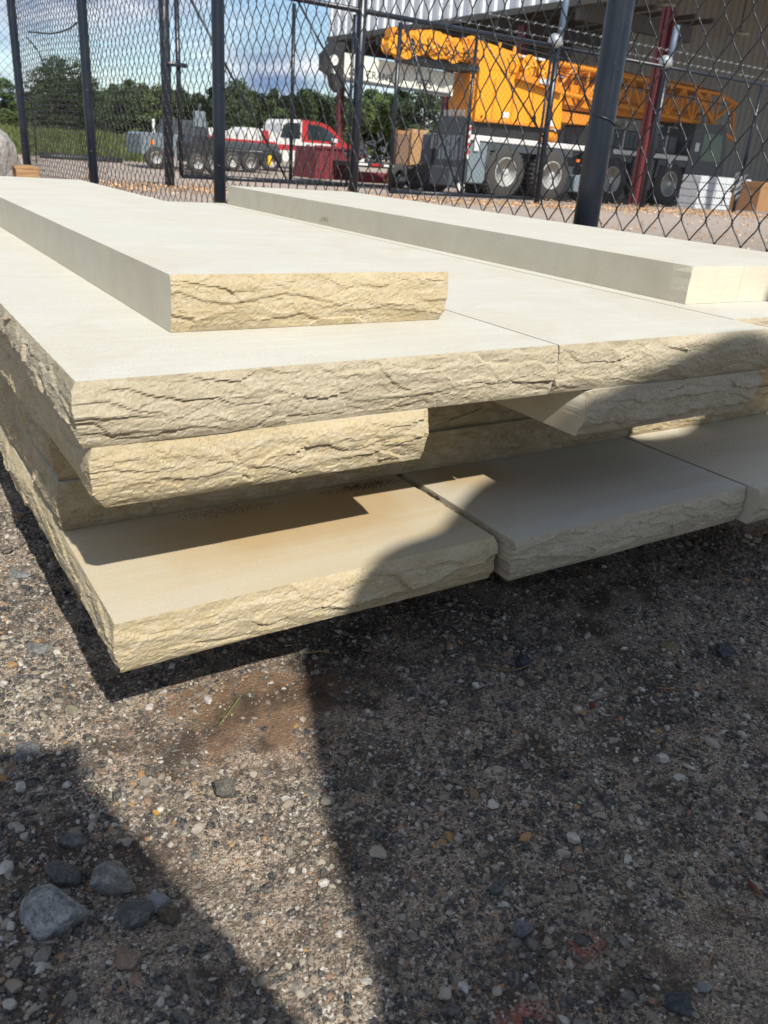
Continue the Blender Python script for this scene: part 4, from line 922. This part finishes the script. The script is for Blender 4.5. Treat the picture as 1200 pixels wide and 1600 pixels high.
# ------------------------------------------------------------------ vehicles in the yard
def pickup(Y, pxl, pxr, pyb):
    a = aty(pxl, pyb, Y); b = aty(pxr, pyb, Y); Lg = 5.4; z = -0.32
    e = empty('pickup_truck', (a.x, Y, z), 0, 'white and red crew-cab pickup truck with dark windows, nose to the right', 'pickup truck')
    body = [(0, 0.5), (0, 1.12), (1.55, 1.16), (1.62, 1.15), (4.05, 1.16), (5.2, 1.02), (5.38, 0.9), (5.4, 0.45), (4.9, 0.42), (0.3, 0.42)]
    bo_ = MB().prism(body, 0, 1.85).build('body', M['white'], e)
    MB().prism([(1.3, 1.16), (1.42, 1.76), (1.62, 1.93), (2.35, 1.97), (2.35, 1.16)], 0.10, 1.75).build('cab_rear', M['white'], e)
    MB().prism([(2.352, 1.16), (2.352, 1.97), (3.2, 1.93), (3.6, 1.82), (4.5, 1.17)], 0.10, 1.75).build('cab', M['red'], e)
    MB().prism([(3.9, 1.17), (4.5, 1.21), (5.2, 1.08), (5.41, 0.92), (5.41, 0.72), (3.9, 0.80)], -0.016, 1.86).build('front_wing', M['red'], e)
    MB().prism([(1.40, 1.26), (1.52, 1.70), (1.7, 1.82), (2.28, 1.84), (2.28, 1.26)], 0.085, 0.097).build('window', M['glass'], e)
    MB().prism([(2.62, 1.26), (2.62, 1.84), (3.16, 1.80), (3.52, 1.70), (4.18, 1.26)], 0.085, 0.097).build('window', M['glass'], e)
    MB().prism([(0.0, 0.98), (0.9, 1.02), (2.5, 1.02), (4.3, 1.14), (5.25, 1.0), (5.38, 0.85), (4.4, 0.9), (2.9, 0.86), (0.9, 0.8), (0, 0.8)], -0.012, -0.002).build('side_stripe', M['red'], e)
    text_obj('8', 0.16, (2.62, -0.022, 1.0), (R(90), 0, 0), M['white'], e)
    MB().box(3.3, 3.46, -0.022, -0.004, 0.66, 0.82).build('door_badge', paint('blue_badge', (0.05, 0.08, 0.4)), e)
    MB().box(3.62, 3.85, -0.2, 0.0, 1.22, 1.38, 0.02).build('mirror', M['white'], e)
    for x in (2.5, 3.6): MB().box(x, x+0.16, -0.03, -0.005, 1.05, 1.08).build('door_handle', M['black'], e)
    MB().box(5.3, 5.5, 0, 1.85, 0.42, 0.62, 0.02).build('bumper', M['galv'], e)
    for x in (0.95, 4.35):
        MB().lathe([(0.46, -0.015), (0.46, 0.02)], 'y', (x, 0, 0.42), 28).build('wheel_arch', M['black'], e)
        for yy, sd_ in ((0.06, -1), (1.75, 1)):
            ty, rim = wheel_m((x, yy, 0.40), 0.40, 0.26, sd_, 0.62)
            wo = ty.build('wheel', M['rubber'], e, True); rim.build('rim', M['rim'], wo, True)
    e.scale = (1.04, 1, 1.04)
    return e
pickup(33.0, 388, 548, 262)
# low trailer with white tanks beside the pickup
q = aty(300, 262, 29.5)
tr = empty('equipment_trailer', (q.x, 29.5, -0.32), 0, 'black low trailer with a white and red body and yellow chocks, left of the pickup', 'trailer')
MB().box(0.1, 3.5, 0, 1.8, 0.42, 0.72, 0.03).build('deck', M['black'], tr)
MB().box(0.9, 3.4, 0.1, 1.7, 0.74, 1.0, 0.03).build('lower_load', M['chassis'], tr)
MB().prism([(0.55, 1.0), (0.55, 1.36), (1.1, 1.40), (1.3, 1.32), (2.0, 1.36), (2.2, 1.50), (2.75, 1.50), (3.35, 1.40), (3.4, 1.0)], 0.2, 1.6).build('white_body', M['white'], tr)
for k in range(7): MB().box(0.62+k*0.38, 0.65+k*0.38, 0.185, 0.198, 1.03, 1.32).build('panel_seam', M['chassis'], tr)
MB().box(0.56, 3.3, 0.17, 0.184, 1.02, 1.09).build('red_band', M['red'], tr)
MB().box(2.75, 2.97, 0.08, 0.16, 1.0, 1.46, 0.02).build('red_panel', M['red'], tr); MB().box(0.7, 0.95, 0.08, 0.16, 1.0, 1.14, 0.02).build('red_panel', M['red'], tr)
for x in (0.75, 0.98, 2.9): MB().box(x, x+0.15, -0.05, 0.1, 0.28, 0.62, 0.02).build('chock', M['yellow'], tr)
for x in (1.5, 2.2):
    ty, rim = wheel_m((x, 0.05, 0.33), 0.33, 0.24, -1); wo = ty.build('wheel', M['rubber'], tr, True); rim.build('rim', M['rim'], wo, True)
# grey utility vehicle
q = aty(222, 256, 27.5)
jp = empty('utility_vehicle', (q.x, 27.5, -0.31), 0, 'blue grey utility vehicle with dark cab parked by the field, left of the trailer', 'utility vehicle')
MB().prism([(0, 0.42), (0, 0.98), (0.15, 1.05), (1.35, 1.05), (1.4, 0.42)], 0, 1.6).build('body', M['chassis_blue'], jp)
MB().prism([(1.0, 1.05), (1.15, 1.5), (2.2, 1.5), (2.3, 1.05), (2.3, 0.42), (1.42, 0.42), (1.42, 1.05)], 0.05, 1.55).build('cab', M['chassis'], jp)
MB().prism([(1.5, 1.08), (1.55, 1.42), (2.1, 1.42), (2.15, 1.08)], 0.03, 0.045).build('window', M['glass'], jp)
MB().box(0.30, 0.40, -0.02, 0.0, 0.7, 0.84).build('side_lamp', M['amber'], jp)
for x in (0.45, 1.9):
    ty, rim = wheel_m((x, 0.05, 0.33), 0.33, 0.22, -1); wo = ty.build('wheel', M['rubber'], jp, True); rim.build('rim', M['rim'], wo, True)
MB().box(0.55, 0.62, 0.5, 0.56, 1.05, 1.45).build('antenna_mount', M['white'], jp)
# dark machine standing by the gate
q = aty(308, 262, 25.0)
dm = empty('wheel_loader', (q.x-0.2, 25.0, -0.30), 0, 'dark machine with a tall narrow mast between the utility vehicle and the trailer', 'loader')
MB().prism([(0, 0.3), (0, 0.85), (0.35, 1.05), (0.75, 1.0), (0.85, 0.3)], 0, 1.2).build('body', M['black'], dm)
MB().tube([(0.25, 0.4, 1.0), (0.4, 0.4, 1.55), (0.5, 0.4, 1.9)], 0.05, 8).build('mast', M['chassis'], dm)
MB().box(0.28, 0.62, 0.3, 0.5, 1.25, 1.7, 0.03).build('mast_head', M['chassis_blue'], dm)
for x in (0.2, 0.72):
    ty, rim = wheel_m((x, 0.0, 0.28), 0.28, 0.2, -1); wo = ty.build('wheel', M['rubber'], dm, True); rim.build('rim', M['rim'], wo, True)
# dark red skip
q = aty(492, 278, 24.0)
sk_ = empty('steel_skip', (q.x, 24.0, -0.33), 0, 'dark red ribbed steel skip in front of the pickup nose', 'skip')
MB().prism([(0, 0.1), (0.05, 1.02), (1.25, 1.02), (1.25, 0.1)], 0, 1.5).build('shell', M['dkred'], sk_)
for k in range(6): MB().box(0.1+k*0.2, 0.16+k*0.2, -0.05, 0, 0.12, 0.98, 0.008).build('rib', M['dkred'], sk_)
MB().box(-0.03, 1.28, -0.07, 0.04, 0.98, 1.06, 0.01).build('rim_beam', M['dkred'], sk_)
# flatbed trailer with cartons
q = aty(556, 288, 22.5)
fb = empty('flatbed_trailer', (q.x, 22.5, -0.33), 0, 'low red-edged flatbed trailer loaded with scrap, left of the crane', 'trailer')
MB().box(0, 2.7, 0, 2.0, 0.55, 0.68, 0.02).build('bed', M['black'], fb)
for k in range(6): MB().box(0.05+k*0.45, 0.40+k*0.45, -0.02, 0.0, 0.60, 0.66).build('reflector', M['red'] if k % 2 else M['white'], fb)
MB().box(0.0, 1.3, 0.0, 0.3, 0.12, 0.42, 0.02).build('orange_beam', M['dkred'], fb)
MB().lathe([(0.10, 0), (0.10, 0.04)], 'y', (1.15, -0.06, 0.22), 14).build('lamp', M['amber'], fb)
for x in (1.55, 2.2):
    ty, rim = wheel_m((x, 0.1, 0.36), 0.36, 0.25, -1); wo = ty.build('wheel', M['rubber'], fb, True); rim.build('rim', M['chassis'], wo, True)
scr = MB()
for k in range(34):
    x = rnd.uniform(0.05, 1.25); z = 0.7+abs(rnd.gauss(0, 0.3)); a = rnd.uniform(-0.9, 0.9); l = rnd.uniform(0.15, 0.5)
    scr.tube([(x, rnd.uniform(0.1, 0.9), z), (x+l*math.cos(a)*.5, rnd.uniform(0.1, 0.9), z+l*math.sin(a))], rnd.uniform(0.015, 0.05), 6)
tag(scr.build('scrap_heap', M['chassis']), 'tangle of dark metal parts on the left half of the flatbed trailer', 'scrap heap')
bpy.data.objects['scrap_heap'].location = fb.location
cb = empty('carton', (fb.location.x+1.42, 22.55, fb.location.z+0.681), 0, 'brown cardboard carton, the darker left one of the two on the flatbed trailer', 'carton')
MB().box(0, 0.44, 0, 0.25, 0, 0.95, 0.01).build('carton_body', paint('dark_brown_board', (0.20, 0.12, 0.08), 0.8), cb); MB().box(-0.006, 0.446, -0.006, 0.256, 0.86, 0.965, 0.006).build('carton_flap', M['card'], cb)
cb = empty('carton', (fb.location.x+1.90, 22.5, fb.location.z+0.681), 0, 'tall tan cardboard carton on the right end of the flatbed trailer', 'carton')
MB().box(0, 0.62, 0, 0.25, 0, 1.02, 0.01).build('carton_body', paint('tan_board', (0.42, 0.25, 0.12), 0.8), cb); MB().box(-0.006, 0.626, -0.006, 0.256, 0.92, 1.035, 0.006).build('carton_flap', paint('tan_board_flap', (0.46, 0.29, 0.15), 0.8), cb)
# black lorry tail between cartons and crane
q = aty(668, 296, 21.0)
lt = empty('lorry', (q.x, 21.0, -0.32), 0, 'dark lorry tail with red lamps between the cartons and the crane', 'lorry')
MB().box(0, 1.0, 0, 0.7, 0.45, 0.75, 0.02).build('chassis', M['black'], lt)
MB().prism([(0.05, 0.76), (0.1, 1.55), (0.3, 1.62), (0.95, 1.62), (0.95, 0.76)], 0.05, 0.6).build('body', M['chassis'], lt)
for k in range(4): MB().box(0.02+k*0.12, 0.08+k*0.12, 0.0, 0.04, 1.20, 1.55).build('slat', M['white'], lt)
for x in (0.28, 0.52): MB().box(x, x+0.16, -0.04, 0, 0.72, 0.82, 0.01).build('tail_lamp', M['redlamp'] if x < .4 else M['amber'], lt)
MB().box(0.5, 0.95, -0.03, 0.0, 0.30, 0.36).build('rear_bar', M['white'], lt)
for yy in (0.2, 0.55):
    ty, rim = wheel_m((0.45, yy, 0.42), 0.42, 0.3, -1); wo = ty.build('wheel', M['rubber'], lt, True); rim.build('rim', M['chassis'], wo, True)
ye = MB().tube([aty(62, 244, 30.5), aty(100, 246, 30.5), aty(150, 249, 30.5), aty(190, 252, 30.5)], 0.12, 10)
tag(ye.build('silt_sock', M['black'], smooth=True), 'long black drain pipe lying along the edge of the grass field', 'pipe')

# ------------------------------------------------------------------ grass and trees
def leaf_mat(name, c1, c2, c3):
    t = NT(name); g = t.n('NewGeometry')
    c = t.ramp(g.outputs['Random Per Island'], [(0.0, c1), (0.5, c2), (1.0, c3)])
    c = t.mix(t.ramp(t.noise(0.5, 3), [(0.4, 0), (0.6, 0.5)]), c, c1)
    m = t.done(c, 0.6, None, 0, 0.3)
    try: t.b.inputs['Transmission Weight'].default_value = 0.0
    except Exception: pass
    return m
M['grass'] = leaf_mat('tall_grass', (0.06, 0.085, 0.022), (0.10, 0.14, 0.035), (0.20, 0.19, 0.08))
m_v, m_f = [], []
for i in range(42000):
    y = 31.2+abs(rnd.gauss(0, 8)); x = rnd.uniform(1.0, 9.5+(y-31)*0.35)
    z = gz(x, y); h = rnd.uniform(0.22, 0.62)*(0.75+0.6*noise.noise(Vector((x*.7, y*.7, 0)))); a = rnd.uniform(0, 3.14); wdt = 0.035; ca, sa = math.cos(a)*wdt, math.sin(a)*wdt
    lx, ly = rnd.gauss(0, .12), rnd.gauss(0, .12); b = len(m_v)
    m_v += [(x-ca, y-sa, z), (x+ca, y+sa, z), (x+lx, y+ly, z+h)]; m_f.append((b, b+1, b+2))
tag(mesh_obj('grass', m_v, m_f, M['grass']), kind='stuff')
field = [(x, y, gz(x, y)+0.05) for y in np.linspace(31.2, 140, 30) for x in np.linspace(-60, 60, 30)]
M['turf'] = paint('green_field', (0.075, 0.10, 0.03), 0.9, 0, 0.6, 0.2, 0.7)

def tree_mesh(seed, h, cw_, kind):
    rr = random.Random(seed); v, f = [], []
    def leafball(c, r, n, s):
        for _ in range(n):
            d = Vector((rr.gauss(0, 1), rr.gauss(0, 1), rr.gauss(0, 1))).normalized()*r*rr.uniform(0.55, 1.05)
            d.z *= 0.75; p = c+d; a = Vector((rr.gauss(0, 1), rr.gauss(0, 1), rr.gauss(0, 1))).normalized(); b = a.orthogonal().normalized(); ss = s*rr.uniform(0.6, 1.4)
            k = len(v); v.extend([p+a*ss, p+b*ss*0.6, p-a*ss, p-b*ss*0.6]); f.append((k, k+1, k+2, k+3))
    limbs = MB()
    trunk = [(0, 0, 0)]; x = y = 0
    for i in range(1, 7): x += rr.gauss(0, .03)*h/6; y += rr.gauss(0, .03)*h/6; trunk.append((x, y, h*i/6*0.92))
    limbs.tube(trunk, [h*0.022*(1-0.8*i/6) for i in range(7)], 8)
    nb = 46 if kind == 'broad' else 40
    for k in range(nb):
        t_ = (k+rr.random())/nb; z = h*(0.16+0.80*t_) if kind == 'broad' else h*(0.22+0.76*t_)
        if kind == 'broad': rad = cw_*0.5*math.sin(math.pi*min(1, max(0.08, 0.14+0.86*t_)))**0.6
        else: rad = cw_*0.5*(1.02-t_)**0.8
        a = rr.uniform(0, 6.28); q = rad*rr.uniform(0.45, 1.0); tx, ty_ = trunk[min(6, int(t_*6))][:2]
        c = Vector((tx+q*math.cos(a), ty_+q*math.sin(a), z+rr.gauss(0, .02)*h)); r = cw_*rr.uniform(0.10, 0.19)*(1.0 if kind == 'broad' else 0.85)
        limbs.tube([(tx, ty_, z-0.12*h), (c.x*0.6, c.y*0.6, z-0.03*h), tuple(c)], [h*0.008, h*0.005, h*0.002], 5)
        leafball(c, r, 150, h*0.0175)
    return (v, f), limbs
kinds = {}
LM = {'dark': leaf_mat('dark_leaves', (0.018, 0.035, 0.012), (0.035, 0.06, 0.018), (0.06, 0.09, 0.03)), 'mid': leaf_mat('mid_leaves', (0.03, 0.055, 0.015), (0.055, 0.09, 0.025), (0.09, 0.13, 0.04)), 'pale': leaf_mat('pale_leaves', (0.05, 0.08, 0.02), (0.085, 0.125, 0.035), (0.14, 0.17, 0.06))}
M['bark'] = paint('bark', (0.10, 0.075, 0.055), 0.9)
def tree_proto(seed, h, cw_, kind, lm):
    (v, f), limbs = tree_mesh(seed, h, cw_, kind)
    me = bpy.data.meshes.new('crown'); me.from_pydata([tuple(q) for q in v], [], f); me.materials.append(LM[lm])
    tm = bpy.data.meshes.new('trunk'); tm.from_pydata(limbs.v, [], limbs.f); tm.materials.append(M['bark'])
    return me, tm
protos = [tree_proto(1, 10, 8, 'broad', 'dark'), tree_proto(2, 10, 7, 'broad', 'mid'), tree_proto(3, 11, 5, 'pine', 'dark'), tree_proto(4, 10, 6.5, 'broad', 'pale'), tree_proto(5, 11, 5, 'pine', 'mid')]
def tree(pi, x, y, z, s, label, group=None, rz=0):
    me, tm = protos[pi]; e = empty('pine_tree' if pi in (2, 4) else 'leafy_tree', (x, y, z), rz, label, 'tree', group)
    e.scale = (s, s, s)
    for nm, q in (('trunk', tm), ('crown', me)):
        o = link(bpy.data.objects.new(nm, q)); o.parent = e
def px_tree(pi, px, pytop, Y, label, group=None, wide=1.0):
    q = aty(px, pytop, Y); z = gz(q.x, Y)-0.1; hh = (10 if pi not in (2, 4) else 11); s = (q.z-z)/hh/0.97
    tree(pi, q.x, Y, z, s, label, group, rnd.uniform(0, 6.28)); e = [o for o in COL.objects if o.name.startswith(('pine_tree', 'leafy_tree'))][-1]; e.scale = (s*wide, s*wide, s)
px_tree(0, 98, 97, 52, 'large dark bushy tree seen through the first fence bay at left', wide=1.25)
px_tree(1, -14, 112, 48, 'tree at the left edge of the photo, outside the fence', wide=1.3)
px_tree(1, 78, 122, 56, 'second broad tree filling the first fence bay behind the large bushy one', wide=1.5)
px_tree(0, 125, 128, 58, 'dark tree half hidden by the second post in the first fence bay', wide=1.4)
px_tree(0, 665, 140, 60, 'round dark tree seen under the cream boom', wide=1.15)
px_tree(0, 372, 132, 62, 'taller tree standing above the treeline just right of the second tall post', wide=0.9)
G = 'trees in the line beyond the field'
LAB = {0: 'dark broad tree', 1: 'mid green broad tree', 2: 'dark pine', 3: 'pale green tree', 4: 'green pine'}
WHERE = ['at the left edge of the photo', 'behind the first fence bay', 'behind the second fence bay', 'behind the utility vehicle', 'behind the second tall post', 'behind the trailer', 'behind the pickup', 'right of the maroon column', 'below the cream boom', 'hidden behind the crane']
ROWS = ['in the front row', 'in the middle row', 'in the rear row']
def where(px): return WHERE[0 if px < 40 else 1 if px < 140 else 2 if px < 215 else 3 if px < 300 else 4 if px < 350 else 5 if px < 400 else 6 if px < 530 else 7 if px < 600 else 8 if px < 700 else 9]
k = 0
for row, (Y, dy) in enumerate(((66, 0), (74, -4), (84, -8))):
    px = -60+row*13
    while px < 640:
        top = 152+dy + rnd.uniform(-7, 9) - (8 if 150 < px < 260 else 0)+ (px-300)*0.012 + (18 if px < 60 else 0)
        pi = rnd.choice((0, 1, 2, 2, 4, 1)) if row else rnd.choice((1, 3, 2, 4, 0))
        px_tree(pi, px, top, Y+rnd.uniform(-2, 2), LAB[pi]+' '+ROWS[row]+' '+where(px), G, wide=1.15); px += rnd.uniform(22, 34)
        k += 1
for px, top, lb in ((30, 175, 'low pale bush tree just left of the first post'), (8, 172, 'low pale bush tree above the boulder'), (250, 178, 'pale bush tree left of the thick gate post'), (236, 190, 'smaller pale bush tree over the utility vehicle')): px_tree(3, px, top, 44+px*0.02, lb, 'bush trees on the field edge', wide=2.0)

# ------------------------------------------------------------------ photographer: an arm holds the telephone, shoulder and head lean in from the right
def skin_obj(name, nodes, edges, mat, parent, sub=2, root=0):
    me = bpy.data.meshes.new(name); me.from_pydata([n_[0] for n_ in nodes], edges, [])
    o = link(bpy.data.objects.new(name, me)); o.parent = parent
    sm = o.modifiers.new('skin', 'SKIN'); 
    for i, n_ in enumerate(nodes):
        r = n_[1]; me.skin_vertices[0].data[i].radius = (r, r) if isinstance(r, (int, float)) else r
    me.skin_vertices[0].data[root].use_root = True
    ss = o.modifiers.new('sub', 'SUBSURF'); ss.levels = ss.render_levels = sub
    me.materials.append(mat); return o
M['shirt'] = paint('grey_work_shirt', (0.16, 0.17, 0.19), 0.9); M['skin'] = NT('skin').done((0.50, 0.30, 0.21), 0.55)
M['jeans'] = paint('blue_jeans', (0.06, 0.09, 0.17), 0.9); M['hair'] = paint('brown_hair', (0.06, 0.035, 0.02), 0.8)
per = empty('person', (0.75, -0.7, 0), 0, 'crouching person in a grey shirt with a telephone, whose shadow falls on slabs and gravel', 'person')
per_inv = Matrix.Translation(-per.location)
def blob(chains, name, mat, vox=0.018):
    bm = bmesh.new()
    for ch in chains:
        for (p0, r0_), (p1, r1_) in zip(ch[:-1], ch[1:]):
            p0, p1 = Vector(p0), Vector(p1); n = max(2, int((p1-p0).length/(min(r0_, r1_)*0.3)))
            for i in range(n+1):
                f = i/n; bmesh.ops.create_icosphere(bm, subdivisions=3, radius=r0_+(r1_-r0_)*f, matrix=Matrix.Translation(p0.lerp(p1, f)))
    me = bpy.data.meshes.new(name); bm.to_mesh(me); bm.free(); me.materials.append(mat)
    o = link(bpy.data.objects.new(name, me)); o.parent = per; o.matrix_parent_inverse = per_inv
    rm = o.modifiers.new('remesh', 'REMESH'); rm.mode = 'VOXEL'; rm.voxel_size = vox; rm.use_smooth_shade = True
    sm = o.modifiers.new('smooth', 'SMOOTH'); sm.iterations = 4
    return o
def sp(a, b, y): return (a+0.13*y, y, b-y)          # a point whose shadow falls at (a, b)
shL = sp(.365, .60, -.40); el = sp(.11, .075, -.40); wr = sp(-.03, .50, -.15)
blob([[(sp(.80, .62, -.60), .215), (sp(.60, .566, -.55), .215), (sp(.46, .56, -.46), .15), (shL, .11), (sp(.30, .396, -.42), .10), (sp(.25, .19, -.43), .088), (el, .085), (sp(.040, .275, -.26), .092), (wr, .082)],
      [(sp(.80, .60, -.60), .215), (sp(.78, .28, -.72), .26), (sp(.70, .05, -.80), .25), (sp(.45, .10, -.66), .19)],
      [(sp(.60, .55, -.55), .2), (sp(.55, .25, -.62), .22), (sp(.33, .05, -.55), .125), (sp(.22, -.03, -.5), .10)],
      [(sp(.85, .66, -.58), .13), (sp(1.06, .86, -.45), .06), (sp(1.10, .95, -.40), .085), (sp(1.12, .99, -.38), .09)],
      [(sp(.93, .665, -.6), .165), (sp(1.1, .3, -.6), .08), (sp(1.05, .15, -.35), .06)],
      [(sp(.60, .0, -.75), .17), (sp(.55, .10, -.42), .10), (sp(.52, -.55, -.62), .07), (sp(.5, -.50, -.5), .055)],
      [(sp(.85, .0, -.75), .17), (sp(.92, .10, -.42), .10), (sp(.95, -.55, -.62), .07), (sp(.93, -.50, -.5), .055)]], 'body', M['shirt'])
hand = [(wr, 0.055), ((-0.050, -0.12, 0.63), 0.055), ((-0.055, -0.085, 0.655), 0.055)]
he = [(0, 1), (1, 2)]
for i, (bx, bz, ln) in enumerate(((-0.062, 0.672, 0.9), (-0.066, 0.650, 1.0), (-0.066, 0.628, 0.95), (-0.062, 0.608, 0.8))):
    k = len(hand); hand += [((bx-0.012, -0.035, bz), 0.0095), ((bx-0.016, -0.010, bz+0.002), 0.009), ((bx+0.004*ln, 0.004, bz+0.001), 0.008), ((bx+0.022*ln, 0.006, bz), 0.007)]
    he += [(2, k), (k, k+1), (k+1, k+2), (k+2, k+3)]
k = len(hand); hand += [((-0.01, -0.085, 0.665), 0.014), ((0.008, -0.05, 0.66), 0.012), ((0.012, -0.025, 0.655), 0.010)]; he += [(1, k), (k, k+1), (k+1, k+2)]
ho_ = skin_obj('hand', hand, he, M['skin'], per, 2); ho_.matrix_parent_inverse = per_inv
hh = stone_mesh('hair', 5, 4, 1.0, 0.05, M['hair'], False); hob = link(bpy.data.objects.new('hair', hh)); hob.parent = per; hob.matrix_parent_inverse = per_inv; hob.location = (1.07, -0.42, 1.42); hob.scale = (0.10, 0.11, 0.07)
# telephone held lens-down, its back towards the pile
ph = empty('telephone', (CPOS-CF*0.016)[:], 0, 'black telephone held lens down over the gravel by the crouching person', 'telephone')
phb = MB().box(-0.052, 0.022, -0.028, 0.095, -0.004, 0.004, 0.0025).build('case', M['black_steel'], ph)
ph.rotation_euler = m3.to_euler(); ph.location = CPOS - CF*0.014
